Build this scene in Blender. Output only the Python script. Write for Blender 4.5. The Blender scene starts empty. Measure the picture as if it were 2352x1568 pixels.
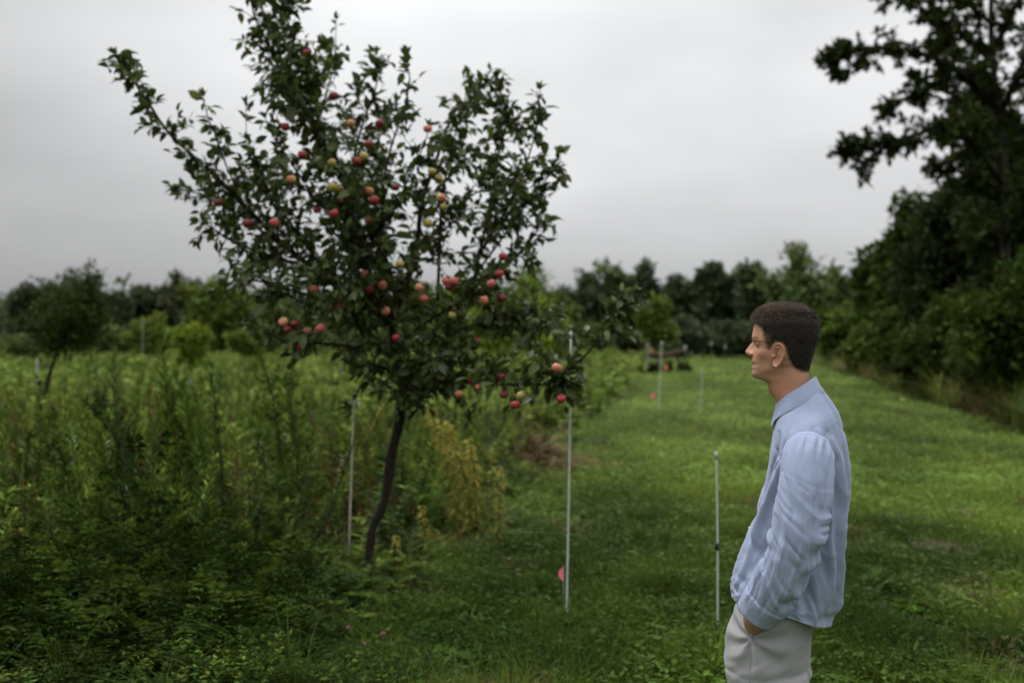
import bpy, math, random
import numpy as np
from mathutils import Vector
from mathutils.bvhtree import BVHTree

scene = bpy.context.scene
COL = scene.collection
PI = math.pi

# ------------------------------------------------------------------ camera
CAM_H = 1.65
FPX = 35.0 / 36.0 * 2352.0
cam_data = bpy.data.cameras.new("camera")
cam_data.lens = 35.0
cam_data.sensor_width = 36.0
cam_data.clip_start = 0.05
cam_data.clip_end = 2000.0
cam_data.dof.use_dof = True
cam_data.dof.focus_distance = 3.15
cam_data.dof.aperture_fstop = 2.0
cam = bpy.data.objects.new("camera", cam_data)
COL.objects.link(cam)
cam.location = (0, 0, CAM_H)
cam.rotation_euler = (math.radians(90), 0, 0)
scene.camera = cam

# ------------------------------------------------------------------ render settings
scene.render.engine = 'CYCLES'
scene.cycles.use_denoising = True
scene.cycles.max_bounces = 6
scene.cycles.diffuse_bounces = 2
scene.cycles.glossy_bounces = 2
scene.cycles.transmission_bounces = 3
scene.cycles.caustics_reflective = False
scene.cycles.caustics_refractive = False
scene.cycles.sample_clamp_indirect = 4.0
scene.view_settings.view_transform = 'Standard'
scene.view_settings.look = 'None'
scene.view_settings.gamma = 1.0
scene.view_settings.exposure = 0.5
scene.view_settings.use_curve_mapping = False

# ------------------------------------------------------------------ world: overcast sky
SUN_EL, SUN_AZ = math.radians(58), math.radians(-50)      # veiled sun, ahead and to the left
world = bpy.data.worlds.new("World")
scene.world = world
world.use_nodes = True
nt = world.node_tree
nt.nodes.clear()
def WN(t): return nt.nodes.new(t)
def wl(a, b): nt.links.new(a, b)
out = WN('ShaderNodeOutputWorld'); bg = WN('ShaderNodeBackground')
bg.inputs['Strength'].default_value = 0.1
sky = WN('ShaderNodeTexSky'); sky.sky_type = 'NISHITA'; sky.sun_disc = False
sky.sun_elevation = SUN_EL; sky.sun_rotation = SUN_AZ
sky.air_density = 1.0; sky.dust_density = 4.0
hs = WN('ShaderNodeHueSaturation'); hs.inputs['Saturation'].default_value = 0.15
wl(sky.outputs[0], hs.inputs['Color'])
tc = WN('ShaderNodeTexCoord')
sep = WN('ShaderNodeSeparateXYZ'); wl(tc.outputs['Generated'], sep.inputs[0])
ramp = WN('ShaderNodeValToRGB')
wl(sep.outputs['Z'], ramp.inputs[0])
els = ramp.color_ramp.elements
els[0].position = 0.0; els[0].color = (0.215, 0.218, 0.223, 1)
els[1].position = 1.0; els[1].color = (2.1, 2.1, 2.13, 1)
for p, v in ((0.04, .272), (0.09, .358), (0.17, .442), (0.30, .512), (0.42, .68), (0.6, 1.12)):
    e = els.new(p); e.color = (v, v * 1.010, v * 1.025, 1)
# a broad brighter part of the cloud deck ahead, where the sun stands behind it
dot = WN('ShaderNodeVectorMath'); dot.operation = 'DOT_PRODUCT'
bd = Vector((0.14, 0.92, 0.40)).normalized()
nrm = WN('ShaderNodeVectorMath'); nrm.operation = 'NORMALIZE'
wl(tc.outputs['Generated'], nrm.inputs[0]); wl(nrm.outputs[0], dot.inputs[0])
dot.inputs[1].default_value = bd
mr = WN('ShaderNodeMapRange'); mr.interpolation_type = 'SMOOTHSTEP'
mr.inputs['From Min'].default_value = 0.76; mr.inputs['From Max'].default_value = 1.0
mr.inputs['To Min'].default_value = 0.88; mr.inputs['To Max'].default_value = 1.22
wl(dot.outputs['Value'], mr.inputs['Value'])
mp = WN('ShaderNodeMapping'); mp.inputs['Scale'].default_value = (1.0, 1.0, 2.4)
wl(tc.outputs['Generated'], mp.inputs[0])
nz = WN('ShaderNodeTexNoise'); nz.inputs['Scale'].default_value = 3.6; nz.inputs['Detail'].default_value = 3
nz.inputs['Roughness'].default_value = 0.42
wl(mp.outputs[0], nz.inputs['Vector'])
mr2 = WN('ShaderNodeMapRange')
mr2.inputs['From Min'].default_value = 0.25; mr2.inputs['From Max'].default_value = 0.75
mr2.inputs['To Min'].default_value = 0.84; mr2.inputs['To Max'].default_value = 1.16
wl(nz.outputs['Fac'], mr2.inputs['Value'])
m1 = WN('ShaderNodeMath'); m1.operation = 'MULTIPLY'; wl(mr.outputs[0], m1.inputs[0]); wl(mr2.outputs[0], m1.inputs[1])
m2 = WN('ShaderNodeMath'); m2.operation = 'MULTIPLY'; wl(m1.outputs[0], m2.inputs[0]); m2.inputs[1].default_value = 10.0
sc_ = WN('ShaderNodeVectorMath'); sc_.operation = 'SCALE'
wl(ramp.outputs[0], sc_.inputs[0]); wl(m2.outputs[0], sc_.inputs['Scale'])
mix = WN('ShaderNodeMix'); mix.data_type = 'RGBA'; mix.inputs['Factor'].default_value = 0.96
wl(hs.outputs[0], mix.inputs['A']); wl(sc_.outputs[0], mix.inputs['B'])
wl(mix.outputs['Result'], bg.inputs[0]); wl(bg.outputs[0], out.inputs[0])

sun_d = bpy.data.lights.new("sun", 'SUN'); sun_d.energy = 1.4; sun_d.angle = math.radians(11)
sun_d.color = (1.0, 0.97, 0.93)
sun = bpy.data.objects.new("sun", sun_d); COL.objects.link(sun)
sdir = Vector((math.sin(SUN_AZ) * math.cos(SUN_EL), math.cos(SUN_AZ) * math.cos(SUN_EL), math.sin(SUN_EL)))
sun.rotation_euler = sdir.to_track_quat('Z', 'Y').to_euler()
sun.location = (0, 0, 20)

# ------------------------------------------------------------------ helpers
def Wp(x, y, d):
    """a place in the world that lies d metres ahead of the photographer, in the direction (x, y) of the photograph"""
    return np.array([(x - 1176.0) / FPX * d, d, CAM_H - (y - 784.0) / FPX * d])
def unit(a):
    a = np.asarray(a, float)
    return a / np.maximum(np.linalg.norm(a, axis=-1, keepdims=True), 1e-9)
def rgb(*c):
    return np.array([((v / 255.0) / 12.92 if v <= 10.31 else ((v / 255.0 + .055) / 1.055) ** 2.4) for v in c])
_R = np.random.default_rng(5)
_TAB = _R.random((64, 64, 64))
def vnoise(p):
    p = np.asarray(p, float); i = np.floor(p).astype(int); f = p - i; u = f * f * (3 - 2 * f)
    r = 0
    for dx in (0, 1):
        for dy in (0, 1):
            for dz in (0, 1):
                w = (u[..., 0] if dx else 1 - u[..., 0]) * (u[..., 1] if dy else 1 - u[..., 1]) * (u[..., 2] if dz else 1 - u[..., 2])
                r = r + w * _TAB[(i[..., 0] + dx) & 63, (i[..., 1] + dy) & 63, (i[..., 2] + dz) & 63]
    return r * 2 - 1
def fbm(p, o=3):
    p = np.asarray(p, float); r = 0; a = 1.0
    for k in range(o):
        r = r + a * vnoise(p * 2 ** k + 7.3 * k); a *= .5
    return r / 1.6

class MB:
    """collects triangles and quads with a colour per vertex and links them as one mesh object"""
    def __init__(s): s.v = []; s.c = []; s.f3 = []; s.f4 = []; s.n = 0
    def add(s, v, f3=None, f4=None, col=(1, 1, 1)):
        v = np.asarray(v, np.float32).reshape(-1, 3)
        c = np.asarray(col, np.float32)
        if c.ndim == 1: c = np.broadcast_to(c, (len(v), 3))
        s.v.append(v); s.c.append(c)
        if f3 is not None and len(f3): s.f3.append(np.asarray(f3, np.int64).reshape(-1, 3) + s.n)
        if f4 is not None and len(f4): s.f4.append(np.asarray(f4, np.int64).reshape(-1, 4) + s.n)
        s.n += len(v)
    def mesh(s, name, smooth=True):
        me = bpy.data.meshes.new(name)
        v = np.concatenate(s.v) if s.v else np.zeros((0, 3), np.float32)
        f3 = np.concatenate(s.f3) if s.f3 else np.zeros((0, 3), int)
        f4 = np.concatenate(s.f4) if s.f4 else np.zeros((0, 4), int)
        me.vertices.add(len(v)); me.vertices.foreach_set('co', v.ravel())
        loops = np.concatenate([f3.ravel(), f4.ravel()]).astype(np.int32)
        me.loops.add(len(loops)); me.loops.foreach_set('vertex_index', loops)
        n3, n4 = len(f3), len(f4)
        me.polygons.add(n3 + n4)
        st = np.concatenate([np.arange(n3) * 3, n3 * 3 + np.arange(n4) * 4]).astype(np.int32)
        me.polygons.foreach_set('loop_start', st)
        me.polygons.foreach_set('use_smooth', np.full(n3 + n4, smooth))
        at = me.attributes.new('Col', 'FLOAT_COLOR', 'POINT')
        c = np.concatenate(s.c) if s.c else np.zeros((0, 3), np.float32)
        at.data.foreach_set('color', np.concatenate([c, np.ones((len(c), 1), np.float32)], 1).ravel())
        me.update(calc_edges=True); me.validate()
        return me
    def build(s, name, mat, parent=None, smooth=True):
        return link(name, s.mesh(name, smooth), mat, parent)
def link(name, me, mat, parent=None):
    o = bpy.data.objects.new(name, me); COL.objects.link(o)
    if mat is not None and not me.materials: me.materials.append(mat)
    if parent is not None: o.parent = parent
    return o
def tag(o, label=None, cat=None, group=None, kind=None):
    if label: o['label'] = label
    if cat: o['category'] = cat
    if group: o['group'] = group
    if kind: o['kind'] = kind
    return o
def empty(name, loc, label, cat, group=None, rz=0):
    o = bpy.data.objects.new(name, None); COL.objects.link(o); o.empty_display_size = .1
    o.location = [float(c) for c in loc]; o.rotation_euler = (0, 0, rz)
    return tag(o, label, cat, group)
def copy_tree(o, parent=None):
    c = o.copy(); COL.objects.link(c)
    if parent is not None: c.parent = parent
    for ch in [k for k in bpy.data.objects if k.parent == o]: copy_tree(ch, c)
    return c

def smoothpath(pts, n):
    p = np.asarray(pts, float)
    if len(p) == 2: return p[0] + (p[1] - p[0]) * np.linspace(0, 1, n)[:, None]
    q = np.vstack([2 * p[0] - p[1], p, 2 * p[-1] - p[-2]])
    t = np.linspace(0, len(p) - 1 - 1e-6, n); i = t.astype(int); f = (t - i)[:, None]
    a, b, c, d = q[i], q[i + 1], q[i + 2], q[i + 3]
    return .5 * (2 * b + (c - a) * f + (2 * a - 5 * b + 4 * c - d) * f ** 2 + (3 * b - a - 3 * c + d) * f ** 3)
def frames(p, ref=None):
    t = unit(np.gradient(p, axis=0))
    n = np.zeros_like(p)
    r = np.array([0, 1, 0.01]) if ref is None else np.asarray(ref, float)
    if abs(t[0] @ unit(r)) > .95: r = np.array([1, 0, 0.02])
    v = unit(r - t[0] * (r @ t[0]))
    for k in range(len(p)):
        v = unit(v - t[k] * (v @ t[k])); n[k] = v
    return t, n, np.cross(t, n)
def tube(p, r, sides=6, ref=None, cap=True, squash=1.0):
    p = np.asarray(p, float); m = len(p)
    r = np.broadcast_to(np.asarray(r, float), (m,))
    t, n, b = frames(p, ref)
    a = np.linspace(0, 2 * PI, sides, endpoint=False)
    v = p[:, None] + (np.cos(a)[None, :, None] * n[:, None] + np.sin(a)[None, :, None] * b[:, None] * squash) * r[:, None, None]
    return ringmesh(v, cap)
def ringmesh(v, cap=True):
    m, sides = v.shape[:2]
    i = np.arange(m - 1)[:, None] * sides; j = np.arange(sides)[None]; j2 = (j + 1) % sides
    f4 = np.stack([i + j, i + j2, i + sides + j2, i + sides + j], -1).reshape(-1, 4)
    vv = v.reshape(-1, 3); f3 = np.zeros((0, 3), int)
    if cap:
        c0, c1 = len(vv), len(vv) + 1
        vv = np.vstack([vv, v[0].mean(0), v[-1].mean(0)])
        j = np.arange(sides); j2 = (j + 1) % sides; o = (m - 1) * sides
        f3 = np.vstack([np.stack([np.full(sides, c0), j2, j], 1), np.stack([np.full(sides, c1), o + j, o + j2], 1)])
    return vv, f3, f4
def box(cx, cy, cz, sx, sy, sz):
    v = np.array([[x, y, z] for x in (-.5, .5) for y in (-.5, .5) for z in (-.5, .5)]) * [sx, sy, sz] + [cx, cy, cz]
    return v, [], [[0, 1, 3, 2], [4, 6, 7, 5], [0, 4, 5, 1], [2, 3, 7, 6], [0, 2, 6, 4], [1, 5, 7, 3]]

# leaf shapes: along, across, out of plane
DIAMOND = (np.array([[0, 0, 0], [.45, .5, .06], [1, 0, -.08], [.45, -.5, .06]]), np.array([[0, 2, 1], [0, 3, 2]]), np.zeros((0, 4), int))
LEAF = (np.array([[0, 0, 0], [.33, 0, -.02], [.68, 0, -.05], [1, 0, -.16], [.26, .42, .09], [.62, .40, .06], [.26, -.42, .09], [.62, -.40, .06]]),
        np.array([[0, 1, 4], [2, 3, 5], [0, 6, 1], [2, 7, 3]]), np.array([[1, 2, 5, 4], [1, 6, 7, 2]]))
STRIP = (np.array([[0, .5, 0], [0, -.5, 0], [.5, .42, .10], [.5, -.42, .10], [1, 0, -.10]]), np.array([[2, 3, 4]]), np.array([[0, 1, 3, 2]]))
def leaves(mb, P, D, N, L, Wd, col, tpl=DIAMOND):
    n = len(P); tv, t3, t4 = tpl; k = len(tv)
    if n == 0: return
    D = unit(D); S = unit(np.cross(N, D)); N = np.cross(D, S)
    L = np.broadcast_to(L, (n,))[:, None, None]; Wd = np.broadcast_to(Wd, (n,))[:, None, None]
    v = P[:, None] + D[:, None] * (tv[None, :, 0:1] * L) + S[:, None] * (tv[None, :, 1:2] * Wd) + N[:, None] * (tv[None, :, 2:3] * L)
    off = (np.arange(n) * k)[:, None, None]
    c = np.asarray(col)
    if c.ndim == 1: c = np.broadcast_to(c, (n, 3))
    mb.add(v.reshape(-1, 3), (t3[None] + off).reshape(-1, 3), (t4[None] + off).reshape(-1, 4), np.repeat(c, k, 0))
def jitter(rng, col, n, a=.25, hue=.12):
    c = np.asarray(col, float) * np.exp(rng.normal(0, a, (n, 1))) * np.exp(rng.normal(0, hue, (n, 3)) * [1, .35, .8])
    return np.clip(c, 0, 1)
def rdir(rng, n): return unit(rng.normal(size=(n, 3)))

# ------------------------------------------------------------------ materials
def newmat(name):
    m = bpy.data.materials.new(name); m.use_nodes = True
    return m, m.node_tree, m.node_tree.nodes['Principled BSDF']
def leaf_mat(name, rough=.5, spec=.35, trans=.3):
    m, t, p = newmat(name)
    a = t.nodes.new('ShaderNodeAttribute'); a.attribute_name = 'Col'
    p.inputs['Roughness'].default_value = rough; p.inputs['Specular IOR Level'].default_value = spec
    t.links.new(a.outputs['Color'], p.inputs['Base Color'])
    if trans:
        tr = t.nodes.new('ShaderNodeBsdfTranslucent'); mx = t.nodes.new('ShaderNodeMixShader'); mx.inputs[0].default_value = trans
        h = t.nodes.new('ShaderNodeHueSaturation'); h.inputs['Hue'].default_value = .485; h.inputs['Value'].default_value = 1.3
        t.links.new(a.outputs['Color'], h.inputs['Color']); t.links.new(h.outputs[0], tr.inputs['Color'])
        t.links.new(p.outputs[0], mx.inputs[1]); t.links.new(tr.outputs[0], mx.inputs[2])
        t.links.new(mx.outputs[0], t.nodes['Material Output'].inputs[0])
    return m
def solid(name, col, rough=.6, var=.15, scale=12.0, spec=.4, bump=0.0, col2=None, **kw):
    """a plain material whose colour varies with a noise"""
    m, t, p = newmat(name)
    n = t.nodes.new('ShaderNodeTexNoise'); n.inputs['Scale'].default_value = scale; n.inputs['Detail'].default_value = 5
    tcx = t.nodes.new('ShaderNodeTexCoord'); t.links.new(tcx.outputs['Object'], n.inputs['Vector'])
    r = t.nodes.new('ShaderNodeValToRGB')
    c = np.asarray(col, float); c2 = c * (1 + var) if col2 is None else np.asarray(col2, float)
    c1 = c * (1 - var) if col2 is None else c
    r.color_ramp.elements[0].position = .3; r.color_ramp.elements[1].position = .7
    r.color_ramp.elements[0].color = (*c1, 1); r.color_ramp.elements[1].color = (*np.clip(c2, 0, 1), 1)
    t.links.new(n.outputs['Fac'], r.inputs[0]); t.links.new(r.outputs[0], p.inputs['Base Color'])
    p.inputs['Roughness'].default_value = rough; p.inputs['Specular IOR Level'].default_value = spec
    if bump:
        b = t.nodes.new('ShaderNodeBump'); b.inputs['Strength'].default_value = bump; b.inputs['Distance'].default_value = .01
        t.links.new(n.outputs['Fac'], b.inputs['Height']); t.links.new(b.outputs[0], p.inputs['Normal'])
    for k, v in kw.items(): p.inputs[k].default_value = v
    return m
M_LEAF = leaf_mat('leaf', .6, .04, .2)
M_APPLELEAF = leaf_mat('apple_leaf', .45, .3, .27)
M_GRASS = leaf_mat('grass_blade', .6, .12, .38)
M_BARK = solid('bark', (.020, .015, .011), .85, .4, 30, .2, .6)
M_DARKBARK = solid('dark_bark', (.018, .015, .012), .9, .4, 18, .2, .6)
M_STAKE = solid('fibreglass', (.42, .46, .40), .5, .12, 25)
M_STAKE_WORN = solid('worn_paint', (.42, .39, .31), .7, 0, 40, .3, .2, col2=(.5, .49, .43))
M_BLACK = solid('black_plastic', (.015, .015, .016), .5)
M_PINK = solid('pink_vinyl', (.80, .16, .20), .45, .08)
M_ORANGE = solid('orange_vinyl', (.75, .22, .08), .5, .08)
M_WHITEPL = solid('white_plastic', (.8, .8, .8), .4, .05)
M_GALV = solid('grey_plastic', (.36, .37, .36), .5, .1)
M_WIRE = solid('wire', (.25, .25, .25), .4, .1, Metallic=.8)
M_OLDWOOD = solid('old_wood', (.05, .028, .02), .85, .4, 15, .2, .4)
M_GREYWOOD = solid('grey_wood', (.22, .21, .19), .85, .3, 15, .2, .4)
M_YWOOD = solid('yellow_wood', (.38, .27, .09), .8, .2, 15)
M_STEEL = solid('dark_steel', (.03, .035, .03), .6, .2)
# ================================================================== GROUND
def lawn_left(Y):  return np.interp(Y, [3, 6, 8, 11, 13.7, 22.7, 57, 90, 120], [-1.0, -.75, -.3, .1, .5, 2.2, 6.8, 13, 22])
def lawn_right(Y): return np.interp(Y, [0, 17.5, 25.8, 49.6, 92, 125], [9.3, 9.3, 11.2, 16.8, 27, 34])
def bare(X, Y):
    """worn soil spots in the turf"""
    r = 0
    for cx, cy, sx, sy in ((3.5, 7.9, .45, .7), (3.75, 9.3, .4, .6), (-1.02, 6.7, .5, .55), (-.85, 5.75, .3, .2)):
        r = np.maximum(r, np.exp(-(((X - cx) / sx) ** 2 + ((Y - cy) / sy) ** 2)))
    return r
gm = MB()
xs = np.concatenate([np.linspace(-400, -30, 12), np.linspace(-25, 25, 60), np.linspace(30, 400, 12)])
ys = np.concatenate([np.linspace(-60, -4, 6), np.linspace(-2, 30, 50), np.linspace(35, 700, 20)])
gx, gy = np.meshgrid(xs, ys); gz = .035 * fbm(np.stack([gx * .5, gy * .5, gx * 0], -1), 2) - .02
idx = np.arange(gx.size).reshape(gx.shape)
gm.add(np.stack([gx, gy, gz], -1), None, np.stack([idx[:-1, :-1], idx[:-1, 1:], idx[1:, 1:], idx[1:, :-1]], -1))
M_GROUND, t, p = newmat('ground')
tcg = t.nodes.new('ShaderNodeTexCoord')
n1 = t.nodes.new('ShaderNodeTexNoise'); n1.inputs['Scale'].default_value = .35; n1.inputs['Detail'].default_value = 8
n2 = t.nodes.new('ShaderNodeTexNoise'); n2.inputs['Scale'].default_value = 9; n2.inputs['Detail'].default_value = 6
t.links.new(tcg.outputs['Object'], n1.inputs['Vector']); t.links.new(tcg.outputs['Object'], n2.inputs['Vector'])
r1 = t.nodes.new('ShaderNodeValToRGB')
r1.color_ramp.elements[0].position = .35; r1.color_ramp.elements[0].color = (.038, .062, .010, 1)
r1.color_ramp.elements[1].position = .65; r1.color_ramp.elements[1].color = (.090, .130, .020, 1)
r2 = t.nodes.new('ShaderNodeValToRGB')
r2.color_ramp.elements[0].position = .42; r2.color_ramp.elements[0].color = (.028, .020, .012, 1)
r2.color_ramp.elements[1].position = .58; r2.color_ramp.elements[1].color = (1, 1, 1, 1)
mm = t.nodes.new('ShaderNodeMix'); mm.data_type = 'RGBA'; mm.blend_type = 'MULTIPLY'; mm.inputs['Factor'].default_value = .75
t.links.new(n1.outputs['Fac'], r1.inputs[0]); t.links.new(n2.outputs['Fac'], r2.inputs[0])
t.links.new(r1.outputs[0], mm.inputs['A']); t.links.new(r2.outputs[0], mm.inputs['B'])
t.links.new(mm.outputs['Result'], p.inputs['Base Color']); p.inputs['Roughness'].default_value = .95
p.inputs['Specular IOR Level'].default_value = .1
tag(gm.build('ground', M_GROUND), 'mown and rough grassland stretching to the far wood', 'ground', kind='structure')
M_SOIL = solid('soil', (.042, .032, .020), .95, .5, 14, .1, .5)
for cx, cy, sx, sy in ((-1.02, 6.7, .55, .6), (3.5, 7.9, .26, .4)):
    a = np.linspace(0, 2 * PI, 40, endpoint=False); k = 1 + .3 * np.sin(3 * a + 1) + .15 * np.sin(7 * a)
    b_ = MB(); rr = np.array([0, .35, .7, 1.0])
    v = np.stack([cx + sx * np.outer(rr, np.cos(a) * k), cy + sy * np.outer(rr, np.sin(a) * k), np.outer(.05 - .055 * rr, np.ones(40)) ], -1)
    vv, f3, f4 = ringmesh(v, False); b_.add(vv, f3, f4)
    o = b_.build('soil_patch', M_SOIL); tag(o, 'bare brown soil showing through the green', 'soil', kind='structure')

# ------------------------------------------------------------------ lawn (short turf with clover)
rng = np.random.default_rng(11)
def lawn_sample(n, d0, d1, power=1.0):
    u = rng.random(n)
    d = 1 / ((1 - u) / d0 + u / d1) if power == 1 else d0 * (d1 / d0) ** u
    X = rng.uniform(-.66, .66, n) * d
    X = np.where(rng.random(n) < .0, X, X)
    k = (X > lawn_left(d) - .35 + .5 * fbm(np.stack([X, d, X * 0], -1) * 1.2, 2)) & (X < lawn_right(d) + .3)
    return X[k], d[k]
LG1, LG2, LG3 = np.array([.150, .225, .030]), np.array([.190, .262, .062]), np.array([.038, .072, .010])
def lawn_col(X, Y, n):
    q = fbm(np.stack([X * .9, Y * .55, X * 0], -1), 3)[:, None]
    w = np.clip(.5 + 1.1 * q, 0, 1)
    c = LG3 * (1 - w) + LG1 * w
    w = np.clip(w + .9 * fbm(np.stack([X * 4.2, Y * 3.2, X * 0 + 3], -1), 2)[:, None], 0, 1.4)
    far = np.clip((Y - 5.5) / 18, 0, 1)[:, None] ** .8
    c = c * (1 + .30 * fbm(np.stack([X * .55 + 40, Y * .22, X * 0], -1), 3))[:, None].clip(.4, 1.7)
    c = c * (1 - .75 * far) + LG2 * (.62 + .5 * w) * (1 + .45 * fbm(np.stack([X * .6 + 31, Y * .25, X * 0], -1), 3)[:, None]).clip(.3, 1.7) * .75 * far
    dry = (fbm(np.stack([X * 2.1 + 9, Y * 1.4, X * 0], -1), 2) > .45)[:, None] & (rng.random((n, 1)) < .4)
    c = np.where(dry, np.array([.13, .105, .045]), c)
    return jitter(rng, np.ones(3), n, .42, .1) * c
lm = MB()
for n, d0, d1, wid, h in ((300000, 4.0, 14, .0060, .085), (130000, 13, 45, .012, .085), (60000, 40, 128, .05, .11)):
    X, Y = lawn_sample(n, d0, d1, 1 if d0 < 5 else 2)
    keep = rng.random(len(X)) > bare(X, Y) * .85
    X, Y = X[keep], Y[keep]; m = len(X)
    lump = fbm(np.stack([X * 4.2, Y * 3.2, X * 0 + 3], -1), 2)
    hh = h * np.exp(rng.normal(0, .35, m)) * np.clip(1 + .5 * fbm(np.stack([X * 1.3, Y * 1.3, X * 0 + 3], -1), 2) + 1.5 * lump, .25, 2.6)
    P = np.stack([X, Y, np.full(m, -.01)], -1); D = np.stack([rng.normal(0, .8, m), rng.normal(0, .8, m), np.ones(m)], -1)
    leaves(lm, P, D, np.stack([rng.normal(size=m), rng.normal(size=m), .1 * np.ones(m)], -1), hh, wid * np.exp(rng.normal(0, .3, m)) * (Y / d0) ** .7, lawn_col(X, Y, m), STRIP)
# clover and plantain leaves lying between the blades
for n, d0, d1, s in ((140000, 4.0, 13, .034), (110000, 11.5, 42, .055), (50000, 40, 128, .14)):
    X, Y = lawn_sample(n, d0, d1, 1 if d0 < 5 else 2)
    q = fbm(np.stack([X * 1.4 + 20, Y * 1.4, X * 0], -1), 2)
    keep = (rng.random(len(X)) < np.clip(.62 + .9 * q, .25, 1)) & (rng.random(len(X)) > bare(X, Y) * .8); X, Y = X[keep], Y[keep]; m = len(X)
    P = np.stack([X, Y, np.clip(rng.uniform(.015, .085, m) * (1 + 1.3 * fbm(np.stack([X * 4.2, Y * 3.2, X * 0 + 3], -1), 2)), .008, .2)], -1)
    D = np.stack([rng.normal(size=m), rng.normal(size=m), rng.normal(.15, .3, m)], -1)
    leaves(lm, P, D, np.stack([rng.normal(0, .35, m), rng.normal(0, .35, m), np.ones(m)], -1), s * np.exp(rng.normal(-.1, .45, m)) * (Y / d0) ** .3, s * .6 * np.exp(rng.normal(-.1, .45, m)) * (Y / d0) ** .3,
           lawn_col(X, Y, m) * [1.05, 1.16, 1.25], DIAMOND)
tag(lm.build('lawn_grass', M_GRASS), 'short mown grass and clover of the orchard path', 'grass', kind='stuff')

# ================================================================== MEADOW
def take(mb):
    v = np.concatenate(mb.v); c = np.concatenate(mb.c)
    f3 = np.concatenate(mb.f3) if mb.f3 else np.zeros((0, 3), int); f4 = np.concatenate(mb.f4) if mb.f4 else np.zeros((0, 4), int)
    return v, c, f3, f4
def scatter(mb, tpl, P, S, H, rng, tint, lean=.12):
    """copies of one plant shape into mb: P base, S width scale, H height scale, tint colour factor"""
    v, c, f3, f4 = tpl; n = len(P); k = len(v)
    if n == 0: return
    a = rng.uniform(0, 2 * PI, n); ca, sa = np.cos(a)[:, None], np.sin(a)[:, None]
    lx, ly = rng.normal(0, lean, n)[:, None], rng.normal(0, lean, n)[:, None]
    z = v[None, :, 2] * H[:, None]
    x = (v[None, :, 0] * ca - v[None, :, 1] * sa) * S[:, None] + lx * z
    y = (v[None, :, 0] * sa + v[None, :, 1] * ca) * S[:, None] + ly * z
    w = np.stack([x, y, z], -1) + P[:, None]
    off = (np.arange(n) * k)[:, None, None]
    mb.add(w.reshape(-1, 3), (f3[None] + off).reshape(-1, 3), (f4[None] + off).reshape(-1, 4), np.clip(c[None] * tint[:, None], 0, 1).reshape(-1, 3))
def stem_plant(rng, h=1.0, nl=45, ll=.11, lw=.018, up=.5, col=(.07, .12, .02), stemcol=(.06, .075, .02), bare_to=.12, nst=1, spread=.0, topc=None, coarse=1):
    """herb of one or several leafy stems, unit height"""
    mb = MB()
    for s in range(nst):
        hh = h * rng.uniform(.8, 1.05); bx, by = rng.normal(0, spread, 2); lx, ly = rng.normal(0, .12, 2)
        t = np.linspace(0, 1, 5)
        p = np.stack([bx + lx * t ** 2 * hh, by + ly * t ** 2 * hh, t * hh], -1)
        v, f3, f4 = tube(p, .005 * coarse * (1 - .6 * t), 3, cap=False); mb.add(v, f3, f4, stemcol)
        tt = bare_to + (1 - bare_to) * rng.random(nl) ** .9
        P = np.stack([np.interp(tt, t, p[:, k]) for k in range(3)], -1)
        az = rng.uniform(0, 2 * PI, nl)
        D = np.stack([np.cos(az), np.sin(az), up + rng.normal(0, .3, nl) + .5 * tt], -1)
        N = np.stack([rng.normal(0, .3, nl), rng.normal(0, .3, nl), np.ones(nl)], -1)
        sz = (1.05 - .65 * tt) * np.exp(rng.normal(0, .2, nl))
        c = jitter(rng, col, nl, .38, .12)
        if topc is not None: c = np.where((tt > .75)[:, None], jitter(rng, topc, nl, .2, .08), c)
        leaves(mb, P, D, N, ll * sz, lw * sz * 2, c, DIAMOND)
    return take(mb)
def grass_tuft(rng, n=26, h=1.0, w=.012, col=(.10, .14, .03), arch=.5):
    mb = MB()
    az = rng.uniform(0, 2 * PI, n); P = np.stack([rng.normal(0, .05, n), rng.normal(0, .05, n), np.zeros(n)], -1)
    out_ = np.stack([np.cos(az), np.sin(az), 0 * az], -1)
    L = h * np.exp(rng.normal(0, .3, n)); s = rng.uniform(.1, arch, n)
    c = jitter(rng, col, n, .25, .1)
    side = np.stack([-np.sin(az), np.cos(az), 0 * az], -1)
    rows = []
    for t, ww in ((0, 1), (.4, .9), (.75, .6), (1, .05)):
        q = P + out_ * (s * L * t ** 2)[:, None]; q = q + np.array([0, 0, 1]) * (L * (t - .35 * s * t ** 2))[:, None]
        rows.append(np.stack([q - side * w * ww / 2, q + side * w * ww / 2], 1))
    v = np.stack(rows, 1).reshape(n * 8, 3)
    o = (np.arange(n) * 8)[:, None, None]; f = np.array([[0, 1, 3, 2], [2, 3, 5, 4], [4, 5, 7, 6]])
    mb.add(v, None, (f[None] + o).reshape(-1, 4), np.repeat(c, 8, 0))
    return take(mb)
def vetch(rng, nsp=6, col=(.035, .08, .014)):
    """low sprawling plant with feathered leaves, about 0.3 m across and 0.2 m high"""
    mb = MB()
    for s in range(nsp):
        az = rng.uniform(0, 2 * PI); L = rng.uniform(.22, .45); t = np.linspace(.12, 1, 14)
        d = np.array([math.cos(az), math.sin(az), 0])
        p = d * (t * L)[:, None] + np.array([0, 0, 1]) * (.26 * np.sin(t * 2.4) * rng.uniform(.5, 1.1))[:, None]
        side = np.array([-d[1], d[0], 0])
        P = np.vstack([p, p]); D = np.vstack([side + d * .5 + [0, 0, .1]] * 14 + [-side + d * .5 + [0, 0, .1]] * 14)
        n = 28; N = np.stack([rng.normal(0, .6, n), rng.normal(0, .6, n), np.ones(n)], -1)
        leaves(mb, P, D, N, rng.uniform(.04, .075, n) * np.tile(np.sin(np.linspace(.5, 2.9, 14)), 2), .013, jitter(rng, col, n, .2, .08), DIAMOND)
    return take(mb)
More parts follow.
